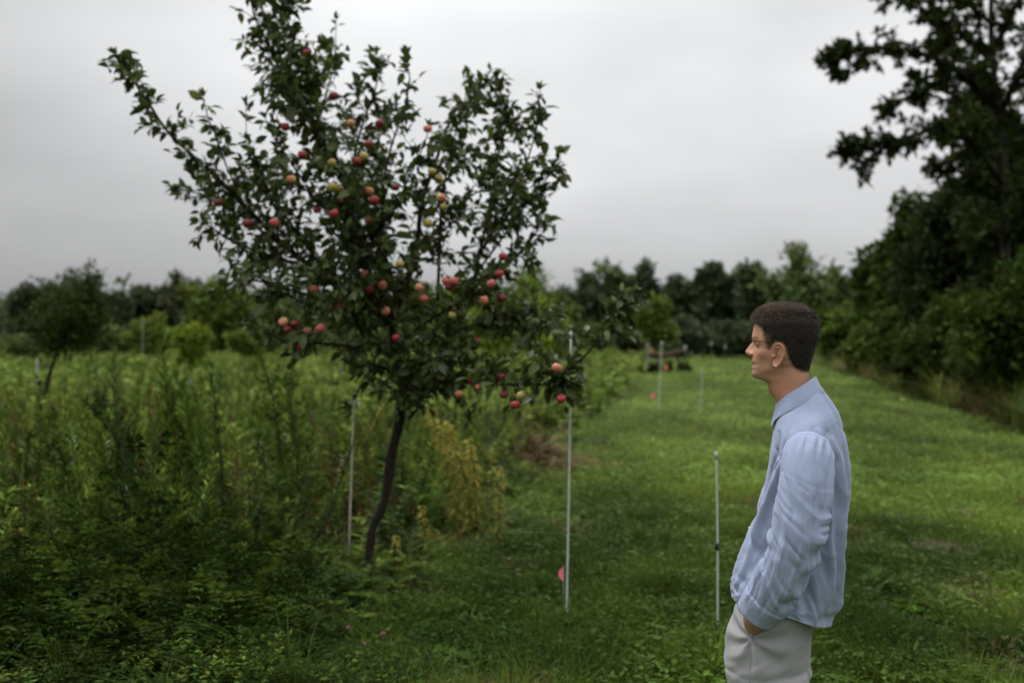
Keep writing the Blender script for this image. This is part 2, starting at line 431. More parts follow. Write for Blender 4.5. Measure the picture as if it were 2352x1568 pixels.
rng = np.random.default_rng(21)
GA, GB, GC = (.084, .140, .020), (.155, .220, .040), (.034, .064, .011)
T_herb = [stem_plant(rng, nl=54, ll=.16, lw=.016, col=c) for c in (GA, GB, GC, GA)]
T_plume = [stem_plant(rng, nl=110, ll=.12, lw=.008, up=.9, col=c, bare_to=.25, nst=2, spread=.05) for c in (GB, (.085, .13, .035), GA)]
T_broad = [stem_plant(rng, nl=34, ll=.12, lw=.028, up=.2, col=c, nst=2, spread=.06) for c in (GC, GA, (.05, .09, .03))]
T_dry = [stem_plant(rng, nl=16, ll=.07, lw=.008, up=.6, col=(.17, .085, .035), stemcol=(.15, .09, .045), bare_to=.4, nst=2, spread=.04, topc=(.15, .06, .025))]
T_grass = [grass_tuft(rng, col=c, arch=a) for c, a in ((GB, .5), (GA, .7), ((.13, .15, .05), .4))]
T_straw = [grass_tuft(rng, 22, col=(.24, .17, .08), arch=.6, w=.009)]
T_white = [stem_plant(rng, nl=26, ll=.09, lw=.010, col=GA, topc=(.65, .65, .6))]
T_vetch = [vetch(rng, 7, c) for c in ((.026, .050, .007), (.050, .080, .010), (.020, .042, .006))]
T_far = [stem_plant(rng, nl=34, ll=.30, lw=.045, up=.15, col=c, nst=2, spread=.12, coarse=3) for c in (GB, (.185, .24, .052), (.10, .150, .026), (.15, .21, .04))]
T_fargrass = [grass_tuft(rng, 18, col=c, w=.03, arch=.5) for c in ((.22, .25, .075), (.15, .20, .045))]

def meadow_pts(n, d0, d1, margin=0.0, left=-.72, geo=True):
    u = rng.random(n); d = d0 * (d1 / d0) ** u if geo else np.sqrt(d0 ** 2 + u * (d1 ** 2 - d0 ** 2))
    X = rng.uniform(left, .5, n) * d
    k = X < lawn_left(d) - margin + .35 * vnoise(np.stack([X * .8, d * .8, X * 0], -1))
    return X[k], d[k]
def spread_kinds(mb, kinds, X, Y, hfun, wscale, bright=1.0):
    """kinds: list of (templates, weight, height factor); patches come from a slow noise"""
    n = len(X)
    w = np.array([k[1] for k in kinds])[None] * np.exp(2.2 * np.stack([vnoise(np.stack([X * .45 + 13 * i, Y * .35, X * 0 + i], -1)) for i in range(len(kinds))], 1))
    w /= w.sum(1, keepdims=True)
    pick = (rng.random((n, 1)) > w.cumsum(1)).sum(1)
    hb = hfun(X, Y)
    for i, (tpls, _, hf) in enumerate(kinds):
        for j, tpl in enumerate(tpls):
            s = np.where((pick == i) & (rng.integers(0, len(tpls), n) == j))[0]
            if not len(s): continue
            H = hb[s] * hf * np.exp(rng.normal(0, .27, len(s))) * np.where(rng.random(len(s)) < .04, 1.4, 1)
            tint = jitter(rng, np.ones(3) * bright, len(s), .32, .12)
            scatter(mb, tpl, np.stack([X[s], Y[s], np.full(len(s), -.02)], -1), wscale(Y[s]) * np.exp(rng.normal(0, .2, len(s))), H, rng, tint)
def trunkclear(X, Y, keep):
    """thin, low growth round the foot of the apple tree and along the path edge"""
    return keep
mm_ = MB()
# near growth: rises away from the photographer and towards the left
def clearing(X, Y, e=0.0):
    """trodden, thinly grown ground round the foot of the apple tree and its goldenrods"""
    s = X / Y
    return ((s > -.101) & (s < .004) & (Y < 8.3)) | ((s > -.172 - e) & (s < -.10) & (Y < 7.3) & (Y > 5.0 - 6 * e))
def h_near(X, Y):
    base = np.interp(Y, [5, 5.7, 6.4, 7.4, 9, 11, 14, 20], [.20, .40, .72, .86, .80, .68, .56, .48])
    base = base * np.clip(.35 + (lawn_left(Y) - X) * .55, .35, 1.0)
    foot = np.maximum(np.exp(-(((X + 1.05) / .6) ** 2 + ((Y - 6.6) / 1.2) ** 2)), np.exp(-(((X + .35) / .65) ** 2 + ((Y - 7.2) / 1.3) ** 4)))
    h = np.maximum(base * (1 - .6 * foot) * (1 + .35 * fbm(np.stack([X * .8, Y * .8, X * 0], -1), 2)), .12)
    return np.where(clearing(X, Y), np.minimum(h, .16), h)
X, Y = meadow_pts(4600, 5.5, 20, .1)
spread_kinds(mm_, [(T_herb, 1.1, 1.0), (T_plume, 1.2, 1.05), (T_broad, .9, .75), (T_dry, .16, .85), (T_grass, .16, .6), (T_straw, .12, .75), (T_white, .008, .8)], X, Y, h_near, lambda y: .9 + .02 * y)
tag(mm_.build('meadow_plants', M_LEAF), 'tangle of tall green weeds and grass left of the path', 'weeds', kind='stuff')
mf = MB()
def h_far(X, Y): return np.interp(Y, [18, 30, 60, 120], [.48, .54, .62, .74]) * (1 + .28 * fbm(np.stack([X * .22, Y * .16, X * 0], -1), 3))
X, Y = meadow_pts(9500, 18, 118, .1, left=-.8)
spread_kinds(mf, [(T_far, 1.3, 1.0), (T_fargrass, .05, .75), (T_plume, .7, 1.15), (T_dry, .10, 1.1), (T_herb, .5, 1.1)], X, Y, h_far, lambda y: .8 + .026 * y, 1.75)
tag(mf.build('far_meadow', M_LEAF), 'pale green rough meadow reaching to the wood', 'meadow', kind='stuff')
# low sprawling vetch and clover in front, dark and feathery
mv = MB()
u = rng.random(2500); d = 4.9 * (6.9 / 4.9) ** u; X = rng.uniform(-.72, .1, 2500) * d
k = (X < np.interp(d, [4.2, 5, 6, 7, 9], [-.9, -.9, -.8, -.5, -.2]) + .35 * vnoise(np.stack([X, d, d * 0], -1)))
X, d = X[k], d[k]; k = rng.random(len(X)) > bare(X, d) * .9; X, d = X[k], d[k]
for j, tpl in enumerate(T_vetch):
    s = np.where(rng.integers(0, 3, len(X)) == j)[0]
    hv = np.where(clearing(X[s], d[s], .06), .28, 1.0) * np.clip(.7 + .5 * fbm(np.stack([X[s] * 1.1, d[s] * 1.1, s * 0], -1), 2) + .2 * (-X[s] - 1.2), .35, 1.05)
    scatter(mv, tpl, np.stack([X[s], d[s], np.full(len(s), -.01)], -1), .95 * np.exp(rng.normal(0, .25, len(s))), hv * np.exp(rng.normal(0, .4, len(s))), rng, jitter(rng, np.ones(3) * .8, len(s), .38, .12), .1)
X2, Y2 = rng.uniform(-4, -.3, 1200), rng.uniform(4.3, 6.6, 1200)
kk = ~clearing(X2, Y2, .05); X2, Y2 = X2[kk][:900], Y2[kk][:900]
for tpl, q in ((T_grass[1], slice(0, 50)), (T_broad[1], slice(50, 380)), (T_herb[2], slice(380, 900))):
    m = len(X2[q]); scatter(mv, tpl, np.stack([X2[q], Y2[q], np.full(m, -.01)], -1), np.full(m, .55), rng.uniform(.14, .34, m), rng, jitter(rng, np.ones(3) * .7, m, .4, .1), .45)
ros = MB(); n = 9; az = np.linspace(0, 2 * PI, n, endpoint=False)
leaves(ros, np.zeros((n, 3)), np.stack([np.cos(az), np.sin(az), .35 + .3 * rng.random(n)], -1), np.stack([rng.normal(0, .2, n), rng.normal(0, .2, n), np.ones(n)], -1), rng.uniform(.7, 1.1, n), .42, jitter(rng, (.055, .10, .010), n, .15, .06), LEAF)
ros = take(ros); m = 620; Xr = rng.uniform(-1.6, 4.2, m); Yr = 4.2 + 3.6 * rng.random(m) ** 1.3
kk = fbm(np.stack([Xr * .8 + 5, Yr * .8, Xr * 0], -1), 2) > -.1; Xr, Yr = Xr[kk], Yr[kk]; m = len(Xr)
scatter(mv, ros, np.stack([Xr, Yr, np.full(m, .005)], -1), rng.uniform(.05, .13, m), rng.uniform(.05, .14, m), rng, jitter(rng, np.ones(3), m, .3, .08), .2)
tag(mv.build('ground_cover', M_LEAF), 'low dark sprawling vetch and clover in front of the weeds', 'ground cover', kind='stuff')
# unmown bank on the right, browner
mb_ = MB()
n = 3600; u = rng.random(n); d = 10 * (110 / 10) ** u; X = lawn_right(d) + np.abs(rng.normal(0, 1.3, n)) * (.7 + d / 40) - .1
spread_kinds(mb_, [(T_grass, 1.0, .55), (T_straw, .45, .55), (T_dry, .5, .6), (T_herb, .8, .6), (T_broad, .6, .5)], X, d, lambda x, y: .95 + .4 * np.clip((x - lawn_right(y)) / 2, 0, 1), lambda y: 1 + .03 * y, .8)
tag(mb_.build('bank_grass', M_LEAF), 'uncut brownish grass below the trees on the right', 'grass', kind='stuff')
# heap of dead grass beside the path
hp = MB(); q = Wp(1215, 1035, 13.3); n = 900
X = q[0] + rng.normal(0, .32, n) + .05; Y = 12.9 + rng.normal(0, .45, n); Z = np.clip(.30 * np.exp(-((X - q[0]) / .5) ** 2 - ((Y - 12.9) / .6) ** 2) + rng.normal(0, .03, n), 0, 1)
D = np.stack([rng.normal(.5, 1, n), rng.normal(0, .6, n), rng.normal(.05, .35, n)], -1)
leaves(hp, np.stack([X, Y, Z], -1), D, np.stack([rng.normal(0, .4, n), rng.normal(0, .4, n), np.ones(n)], -1), rng.uniform(.25, .5, n), .016, jitter(rng, (.105, .078, .038), n, .4, .1), STRIP)
tag(hp.build('dead_grass_heap', M_LEAF), 'flattened heap of dead brown grass at the edge of the mown path', 'grass heap')
# ================================================================== TREES
DK, MID, LT, YL, GR, BLK = (.070, .092, .044), (.095, .128, .042), (.105, .150, .028), (.165, .230, .030), (.085, .105, .055), (.026, .040, .012)  # DK is dark wood green with slight haze greyed into the colour
def make_tree(name, label, cat, group, x, y, H, hw, seed, col=DK, n=2600, leaf=.45, low=.12, ncl=34, trunk=None, sig=.21, hd=None, tall=1.0, lim=9, spike=0.0, mat=None):
    rng = np.random.default_rng(seed)
    root = empty(name, (x, y, 0), label, cat, group)
    hd = hw if hd is None else hd
    zc, rz = H * (low + 1) / 2, H * (1 - low) / 2
    # clump centres: uneven shell and interior of the crown's envelope
    C = []
    ph = rng.uniform(0, 9, 3)
    while len(C) < ncl:
        d = rdir(rng, 1)[0]; r = rng.random() ** .42
        k = r * (.80 + .28 * math.sin(3 * math.atan2(d[1], d[0]) + ph[0]) * (1 - abs(d[2])) + .18 * math.sin(5 * d[2] + 2 * d[0] + ph[1]))
        c = np.array([d[0] * hw * k, d[1] * hd * k, zc + d[2] * rz * k])
        if tall != 1.0: c[:2] *= (1 - (c[2] / H)) ** tall * 1.35
        C.append(c)
    C = np.array(C); C = C - [0, 0, 0]
    tr = trunk or H * .017
    tb = MB()
    top = C[np.argmax(C[:, 2])]
    tp = smoothpath([[0, 0, -.1], [rng.normal(0, .03) * hw, 0, H * .3], [rng.normal(0, .08) * hw, 0, H * .6], [top[0] * .8, top[1] * .8, top[2] * .96]], 10)
    v, f3, f4 = tube(tp, tr * np.linspace(1.15, .15, 10), 7); tb.add(v, f3, f4)
    for c in C[rng.permutation(ncl)[:lim]]:
        z0 = np.clip(c[2] - rng.uniform(.12, .35) * H, H * .08, H * .75)
        a = np.array([np.interp(z0, tp[:, 2], tp[:, k]) for k in range(3)])
        p = smoothpath([a, (a + c) / 2 + [0, 0, -.04 * H * rng.random()], c], 6)
        v, f3, f4 = tube(p, tr * .45 * np.linspace(1, .2, 6) * (1 - z0 / H * .6), 5); tb.add(v, f3, f4)
    cb = MB()
    per = rng.multinomial(n, np.ones(ncl) / ncl)
    s = np.repeat(sig * min(hw, rz) * np.exp(rng.normal(0, .25, ncl)), per)[:, None]
    g = rng.normal(size=(n, 3)); g = g / np.maximum(np.linalg.norm(g, axis=1, keepdims=True), .5) * rng.random((n, 1)) ** .4 * 1.5
    P = np.repeat(C, per, 0) + g * s * [1, 1, .8]
    fill = rng.random(n) < .38                                  # leaves spread through the whole crown between the clumps
    a_, b_ = rng.integers(0, ncl, n), rng.integers(0, ncl, n); w_ = rng.random((n, 1))
    P = np.where(fill[:, None], C[a_] * w_ + C[b_] * (1 - w_) + rng.normal(0, .12, (n, 3)) * min(hw, rz), P)
    if spike: P = P + unit(np.stack([P[:, 0], P[:, 1], 0 * P[:, 0]], -1)) * (rng.random((n, 1)) ** 3 * spike)
    P[:, 2] = np.maximum(P[:, 2], .05)
    D = rdir(rng, n) + unit(P - [0, 0, zc * .8]) * .5 + [0, 0, -.15]
    N = rng.normal(0, .6, (n, 3)) + [0, 0, 1]
    cc = np.repeat(jitter(rng, col, ncl, .16, .07), per, 0) * jitter(rng, np.ones(3), n, .22, .06)
    L = leaf * np.exp(rng.normal(0, .28, n))
    leaves(cb, P, D, N, L, L * .55, cc, DIAMOND)
    tb.build('trunk', M_DARKBARK, root); cb.build('crown', mat or M_LEAF, root)
    return root
def tree_px(name, label, cat, group, xc, top, d, hwpx, seed, **k):
    w = Wp(xc, top, d); hw = hwpx / FPX * d * 1.06; w[2] *= 1.05
    return make_tree(name, label, cat, group, w[0], d, w[2], hw, seed, **k)

G1 = 'trees of the far wood'
W_ = 'deciduous_tree'
far = [  # x, top, d, half width px, colour, low, label
 (28, 668, 150, 52, GR, .1, 'thin pale grey-green tree at the left end of the far wood'),
 (84, 640, 118, 46, DK, .1, 'dark flat-topped tree at the left of the far wood behind the leaning apple tree'),
 (188, 624, 118, 76, DK, .1, 'broad dark round-topped tree, the tallest left of the apple tree'),
 (266, 664, 114, 27, DK, .1, 'small dark tree with a knobbly top beside the gap of sky'),
 (338, 648, 118, 38, DK, .08, 'dark narrow tree just right of the gap of sky'),
 (412, 636, 120, 46, DK, .1, 'dark tree with a squared top behind the pale sapling'),
 (505, 636, 95, 64, LT, .08, 'feathery lighter green tree half behind the apple tree crown'),
 (600, 668, 110, 66, MID, .08, 'green tree showing behind the lowest left apple branches'),
 (700, 690, 112, 70, MID, .08, 'green tree behind the left half of the apple tree'),
 (812, 655, 115, 66, MID, .08, 'tree of the far wood behind the middle of the apple tree'),
 (948, 628, 118, 52, MID, .1, 'tree of the far wood seen through the fork of the apple tree'),
 (1062, 640, 116, 60, LT, .08, 'light green tree of the far wood behind the right apple boughs'),
 (1214, 612, 80, 74, LT, .08, 'yellowish green full tree just right of the apple tree crown'),
 (1300, 648, 118, 44, DK, .06, 'low dark tree between the yellowish tree and the long dark stand'),
 (1352, 616, 120, 42, DK, .06, 'dark rounded tree at the left end of the long dark stand'),
 (1408, 604, 122, 50, MID, .06, 'tall tree in the middle of the long dark stand'),
 (1478, 604, 120, 48, DK, .06, 'rounded tree at the right end of the long dark stand, left of a gap'),
 (1560, 616, 120, 44, DK, .06, 'dark tree behind the bright green sapling'),
 (1624, 592, 118, 31, DK, .06, 'narrow pointed dark tree right of the bright sapling'),
 (1690, 612, 120, 36, DK, .06, 'dark tree with gaps of sky left of the twin-topped tree'),
 (1738, 582, 116, 46, DK, .06, 'tall dark twin-topped tree above the seated gap in the wood'),
 (1834, 574, 100, 68, MID, .06, 'large rounded green tree above the head of the man'),
 (1905, 622, 105, 52, MID, .06, 'lower green tree above the back of the man\'s head'),
 (1968, 622, 110, 48, DK, .06, 'dark tree where the far wood meets the right-hand trees'),
]
for i, (x, tp_, d, hw, c, low, lb) in enumerate(far):
    tree_px(W_, lb.replace('seated gap', 'gap'), 'tree', G1, x, tp_, d, hw * 1.2, 100 + i, col=c, low=low, n=6800 if i else 1200, leaf=.66 * d / 118, ncl=48, sig=.24)
G2 = 'bushes along the foot of the far wood'
bush = [
 (30, 770, 70, 60, MID, 'green bush at the far left edge of the meadow'),
 (345, 722, 72, 44, LT, 'rounded mid green bush in front of the dark narrow tree'),
 (262, 748, 85, 46, MID, 'low bush left of the rounded mid green bush'),
 (590, 745, 80, 60, MID, 'bush below the lowest left apple branches'),
 (720, 752, 85, 70, MID, 'bush behind the apple tree left of its trunk'),
 (850, 748, 85, 60, MID, 'bush close behind the trunk of the apple tree'),
 (990, 742, 82, 66, LT, 'lighter bush just right of the apple trunk'),
 (1130, 690, 62, 60, YL, 'bright yellow-green bushy tree behind the right apple boughs'),
 (1245, 684, 58, 66, YL, 'bright yellow-green spreading tree at the meadow\'s far edge'),
 (1340, 738, 90, 56, MID, 'dull green bush left of the bright sapling'),
 (1420, 742, 95, 60, DK, 'dark bush behind the tip of the low apple branch'),
 (1570, 728, 92, 54, DK, 'dark rounded bush right of the bright sapling'),
 (1650, 742, 95, 50, DK, 'dark rounded bush behind the white-capped posts'),
 (1720, 736, 96, 54, DK, 'dark bush just left of the face of the man'),
 (1815, 736, 92, 70, MID, 'green bush hidden in part by the head of the man'),
 (1905, 742, 78, 56, LT, 'light green bush behind the nape of the man'),
]
for i, (x, tp_, d, hw, c, lb) in enumerate(bush):
    tree_px('bush', lb, 'bush', G2, x, tp_, d, hw, 300 + i, col=c, low=0.0, n=4200, leaf=.40 * d / 90, ncl=34, sig=.27, lim=5)
# the wood goes on behind its front row: one dense low mass
fw = MB(); rng = np.random.default_rng(71); n = 30000
X = rng.uniform(-110, 62, n); Yw = 128 + rng.normal(0, 3, n); top = 7.2 + 2.2 * fbm(np.stack([X * .16, X * 0, X * 0], -1), 3)
Zw = rng.random(n) ** .8 * top
leaves(fw, np.stack([X, Yw, Zw], -1), rdir(rng, n), rng.normal(0, .6, (n, 3)) + [0, -.5, .8], .9, .6, jitter(rng, DK, n, .28, .08), DIAMOND)
tag(fw.build('far_wood', M_LEAF), 'dark unbroken depth of the far wood behind its front trees', 'wood', kind='stuff')
# ------------------------------------------------------------------ trees and shrubs of the right-hand edge
G3 = 'trees and shrubs along the right edge of the path'
EDG, EDD, ELT = (.042, .066, .011), (.027, .040, .010), (.068, .102, .018)
edge = [
 ('shrub', 1948, 690, 62, 64, ELT, 0.0, .30, 4200, 'light green shrub behind the shirt collar of the man'),
 (W_, 2030, 560, 50, 66, EDG, .03, .27, 8000, 'slender mid green tree, leftmost tall one of the right-hand edge'),
 (W_, 2092, 478, 42, 84, EDG, .03, .24, 9500, 'tall mid green tree with a rounded shoulder against the sky'),
 (W_, 2245, 330, 34, 140, EDD, .02, .20, 13000, 'broad dark tree standing behind the tall trunk'),
 (W_, 2380, 300, 27, 140, EDD, .02, .17, 13000, 'dark tree cut by the right edge of the picture behind the trunk'),
 (W_, 2335, 130, 31, 130, EDD, .02, .19, 16000, 'tallest dark tree filling the space behind the tall trunk'),
 ('shrub', 2005, 752, 46, 66, ELT, 0.0, .20, 5500, 'low light shrub at the foot of the slender tree'),
 ('shrub', 2085, 700, 36, 84, EDG, 0.0, .17, 8000, 'mid green spreading shrub above the brown bank grass'),
 ('shrub', 2205, 668, 27, 110, EDG, 0.0, .13, 10000, 'big green shrub with drooping sprays right of the spreading one'),
 ('shrub', 2330, 585, 20, 140, EDG, 0.0, .105, 13000, 'nearest big leafy shrub at the right edge of the picture'),
 ('shrub', 2150, 800, 29, 80, EDD, 0.0, .11, 5000, 'low dark shrub in the brown bank grass'),
 ('shrub', 2300, 790, 22.5, 110, EDD, 0.0, .10, 8000, 'low blackish shrub under the big leafy one'),
]
for i, (nm, x, tp_, d, hw, c, low, lf, n, lb) in enumerate(edge):
    tree_px(nm, lb, 'tree' if nm == W_ else 'shrub', G3, x, tp_, d, hw, 500 + i, col=c, low=low, n=int(n * 1.35), leaf=lf * 1.35, ncl=80, sig=.25, lim=8, hd=None)
make_tree('cedar_tree', 'dark spiky cedar showing needles against the sky beside the tall tree', 'tree', None, Wp(2150, 0, 33)[0], 33, Wp(0, 372, 33)[2], 1.25, 540, col=BLK, low=.05, n=9000, leaf=.2, ncl=70, sig=.2, spike=.5, tall=.35)

# ------------------------------------------------------------------ strokes: a tree whose boughs follow given lines
def bough_tree(root, strokes, trunkpath, trunk_r, d0, rng, leaf, lw, col, dens, tpl, mat, depthspread, barkmat, twig=1.0, hang=.3, lcount=None):
    """strokes: (points in the photograph's directions with depth offset, half spread px, density); leafy twigs grow off every stroke"""
    tb, bb, cb = MB(), MB(), MB()
    org = np.array(root.location)
    v, f3, f4 = tube(trunkpath - org, trunk_r, 10); tb.add(v, f3, f4)
    for pts, rad, dn in strokes:
        p3 = np.array([Wp(q[0], q[1], d0 + (q[2] if len(q) > 2 else 0)) for q in pts])
        ln = np.linalg.norm(np.diff(p3, axis=0), axis=1).sum()
        m = max(8, int(ln / .05))
        p = smoothpath(p3, m)
        p = p + .012 * np.stack([vnoise(np.stack([p[:, 2] * 9, p[:, 0] * 9, p[:, 1] * 0 + k], -1)) for k in range(3)], -1) * np.linspace(0, 1, m)[:, None] * twig
        r0, r1 = (rad[2], rad[3]) if len(rad) > 2 else (.02, .004)
        v, f3, f4 = tube(p - org, np.linspace(r0, r1, m), 6); bb.add(v, f3, f4)
        R = np.linspace(rad[0], rad[1], m) / FPX * d0
        t = np.linspace(0, 1, m)
        nt = int(ln * dn)
        ts = np.sort(rng.random(nt) ** .85) * .98
        tang = unit(np.gradient(p, axis=0))
        for s in ts:
            k = int(s * (m - 1)); a = p[k]
            dr = unit(rdir(rng, 1)[0] * [1, depthspread, 1] + tang[k] * .55 + [0, 0, .18])
            L = R[k] * rng.uniform(.35, 1.15)
            e = a + dr * L
            mid = (a + e) / 2 + rdir(rng, 1)[0] * L * .16
            tw = smoothpath([a, mid, e], 5)
            v, f3, f4 = tube(tw - org, np.linspace(.0032, .0016, 5) * twig, 4, cap=False); bb.add(v, f3, f4)
            nl = max(3, int(L / (leaf * .42) * (lcount or 1)) + rng.integers(1, 4))
            u = np.clip(1 - rng.random(nl) ** 1.05, .02, 1); P = np.stack([np.interp(u, np.linspace(0, 1, 5), tw[:, j]) for j in range(3)], -1)
            D = rdir(rng, nl) + dr * .8 + [0, 0, -hang]
            N = rng.normal(0, .55, (nl, 3)) + [0, 0, 1]
            Ls = leaf * np.exp(rng.normal(0, .22, nl))
            leaves(cb, P + unit(D) * .008 - org, D, N, Ls, Ls * lw, jitter(rng, col, nl, .34, .12), tpl)
        # leaves at the tip
        nl = 4; P = np.repeat(p[-1:], nl, 0); D = rdir(rng, nl) * .7 + tang[-1]
        leaves(cb, P - org, D, rng.normal(0, .5, (nl, 3)) + [0, .3, .6], leaf * .9, leaf * lw * .9, jitter(rng, col, nl, .2, .08), tpl)
    return tb.build('trunk', barkmat, root), bb.build('branches', barkmat, root), cb.build('foliage', mat, root)

# tall tree at the right edge
rng = np.random.default_rng(77); d0 = 22.0
b0 = Wp(2318, 0, d0); rt = empty('tall_tree', (b0[0], d0, 0), 'tall dark tree with a straight trunk reaching out over the path', 'tree')
tpath = smoothpath([[b0[0], d0, -.1], Wp(2312, 640, d0), Wp(2300, 420, d0), Wp(2288, 230, d0), Wp(2276, 60, d0), Wp(2285, -160, d0)], 30)
S = [
 ([(2300, 260), (2220, 175, -.5), (2120, 125, -.8), (2010, 110, -1), (1925, 120, -1), (1885, 150, -1)], (52, 26, .09, .012), 15),
 ([(2010, 110, -1), (1960, 150, -1), (1915, 172, -1)], (30, 18, .02, .01), 14),
 ([(2300, 330), (2220, 235, .4), (2130, 205, .6), (2060, 240, .6), (2025, 262, .6)], (46, 24, .07, .012), 15),
 ([(2302, 420), (2230, 330, -.6), (2140, 300, -1), (2050, 330, -1.2), (1970, 335, -1.2), (1942, 352, -1.2)], (44, 30, .08, .012), 15),
 ([(2050, 330, -1.2), (2000, 370, -1.2), (1985, 402, -1.2)], (28, 16, .02, .01), 14),
 ([(2290, 150), (2200, 70, .8), (2110, 20, 1), (2020, -20, 1)], (70, 46, .08, .012), 14),
 ([(2285, 60), (2180, -20, -1), (2080, -60, -1)], (70, 50, .06, .012), 12),
 ([(2300, 260), (2360, 130, -1), (2420, 60, -1)], (80, 60, .08, .012), 13),
 ([(2300, 380), (2370, 280, .8), (2440, 220, 1)], (80, 60, .08, .012), 13),
 ([(2290, 100), (2340, 0, 0), (2380, -80, 0)], (80, 60, .08, .012), 13),
 ([(2295, 230), (2210, 140, 1.5), (2160, 90, 2)], (70, 60, .06, .012), 13),
 ([(2305, 480), (2220, 400, .5), (2150, 390, .8)], (64, 50, .06, .012), 14),
 ([(2300, 300), (2230, 270, -1.5), (2180, 300, -2)], (60, 50, .06, .012), 13),
 ([(2308, 560), (2380, 430, -1), (2440, 400, -1)], (80, 60, .06, .012), 12),
 ([(2200, 170, -.5), (2150, 190, -.7), (2105, 170, -.7)], (40, 30, .03, .01), 14),
]
S = [(a_, (r_[0] * 1.2, r_[1] * 1.15, r_[2], r_[3]), int(q_ * 1.35)) for a_, r_, q_ in S]
bough_tree(rt, S, tpath, np.interp(np.arange(30), [0, 12, 29], [.105, .090, .045]), d0, rng, .145, .58, (.028, .042, .010), 3, DIAMOND, M_LEAF, 1.0, M_DARKBARK, 4.0, .25, 3.3)

# ------------------------------------------------------------------ saplings and the second apple tree
x0 = Wp(120, 0, 20)[0]
rt = empty('apple_tree', (x0 - .22, 20, 0), 'small round dark apple tree on a leaning trunk at the left of the meadow', 'tree')
rng = np.random.default_rng(81)
tb = MB(); v, f3, f4 = tube(smoothpath([[0, 0, -.1], [.06, 0, .5], [.2, 0, 1.1], [.34, 0, 1.5], [.5, 0, 2.1]], 12), np.linspace(.055, .02, 12), 8); tb.add(v, f3, f4)
cb = MB(); n = 6500
ncl = 46; d_ = rdir(rng, ncl) * (rng.random((ncl, 1)) ** .4); C = d_ * [.72, .72, .64] + [.58, 0, 2.02]; C = np.vstack([C, [[1.0, 0, 2.85], [.98, 0, 2.7], [1.0, .05, 2.98]]])
s = rng.integers(0, len(C), n); P = C[s] + rng.normal(0, .13, (n, 3))
for c in C[::4]:
    v, f3, f4 = tube(smoothpath([[.34, 0, 1.5], (np.array([.34, 0, 1.6]) + c) / 2, c], 6), np.linspace(.018, .004, 6), 5); tb.add(v, f3, f4)
leaves(cb, P, rdir(rng, n) + [0, 0, -.2], rng.normal(0, .6, (n, 3)) + [0, 0, 1], .085, .05, jitter(rng, (.026, .044, .008), n, .35, .08), DIAMOND)
tb.build('trunk', M_DARKBARK, rt); cb.build('crown', M_LEAF, rt)
def sapling(name, label, xpx, top, d, hwpx, lowpx, col, seed, leaf, n, group='young trees in the meadow'):
    w = Wp(xpx, top, d); H = w[2]; lowz = Wp(0, lowpx, d)[2]
    return make_tree(name, label, 'young tree', group, w[0], d, H, hwpx / FPX * d, seed, col=col, low=lowz / H, n=n, leaf=leaf, ncl=26, sig=.26, trunk=.022, lim=8)
sp = sapling('sapling', 'pale green sapling in a grey trunk guard left of the apple tree', 437, 735, 25, 46, 838, YL, 601, .13, 2200)
gb = MB(); v, f3, f4 = tube([[0, 0, 0], [0, 0, .75]], .05, 10); gb.add(v, f3, f4); gb.build('trunk_guard', M_GREYWOOD, sp)
sapling('sapling', 'bright green young tree with tiered leaves in front of the dark wood', 1505, 676, 48, 42, 812, LT, 602, .26, 2400)
for i, (x, t_, d, hw, lw_, c, lb) in enumerate([(1120, 700, 40, 40, 800, YL, 'yellow-green young tree half hidden by the right apple boughs'), (556, 760, 38, 34, 815, LT, 'light young tree below the lowest left apple branches')]):
    sapling('sapling', lb, x, t_, d, hw, lw_, c, 603 + i, .2, 2000)
# ================================================================== STAKES, POSTS, FLAGS
GS = 'fence stakes in the orchard'
def stake(label, base, top, d, r, mat=M_STAKE, extra=None, group=GS, ball=True):
    b = Wp(base[0], base[1], d); b[2] = 0; tpt = Wp(top[0], top[1], d)
    root = empty('fence_stake', b, label, 'stake', group)
    mb = MB(); q = tpt - b
    pth = smoothpath([np.array([0, 0, -.15]), q * .5 + [.004, 0, 0], q], 16)
    v, f3, f4 = tube(pth, r * np.linspace(1.0, .92, 16), 10); mb.add(v, f3, f4)
    mb.build('shaft', mat, root)
    if extra: extra(root, q)
    return root
def cap_top(root, q):
    mb = MB(); v, f3, f4 = tube([q - [0, 0, .03], q + [0, 0, .0], q + [0, 0, .012]], [.010, .0105, .006], 10); mb.add(v, f3, f4); mb.build('cap', M_GALV, root)
def clip(root, q):
    h = q * .49; mb = MB()
    v, f3, f4 = tube([h - [0, 0, .02], h + [0, 0, .02]], .012, 8); mb.add(v, f3, f4)
    a = np.linspace(0, 1.5 * PI, 12); v, f3, f4 = tube(np.stack([h[0] + .016 + .013 * np.cos(a), h[1] - .012 + 0 * a, h[2] + .013 * np.sin(a)], -1), .004, 6); mb.add(v, f3, f4)
    mb.build('wire_clip', M_BLACK, root); cap_top(root, q)
def tie(root, q):
    rng = np.random.default_rng(4); mb = MB()
    g = np.linspace(0, 1, 7)
    p = np.stack([q[0] + .008 + .04 * g, q[1] - .01 - .012 * np.sin(g * 3), q[2] - .02 - .075 * g], -1)
    v, f3, f4 = tube(p, .024 * np.array([.5, .9, 1, 1, .9, .8, .5]), 8, squash=.35); mb.add(v, f3, f4)
    v, f3, f4 = tube([q - [0, 0, .05], q - [0, 0, .02]], .012, 8); mb.add(v, f3, f4)
    mb.build('white_tag', M_WHITEPL, root)
stake('weathered pale stake with a white tag on top, left of the apple trunk', (798, 1298), (813, 905), 7.3, .0080, M_STAKE_WORN, tie)
stake('tall white stake beside the near pink flag, its top among apple leaves', (1300, 1420), (1311, 765), 5.93, .0074, M_STAKE, cap_top)
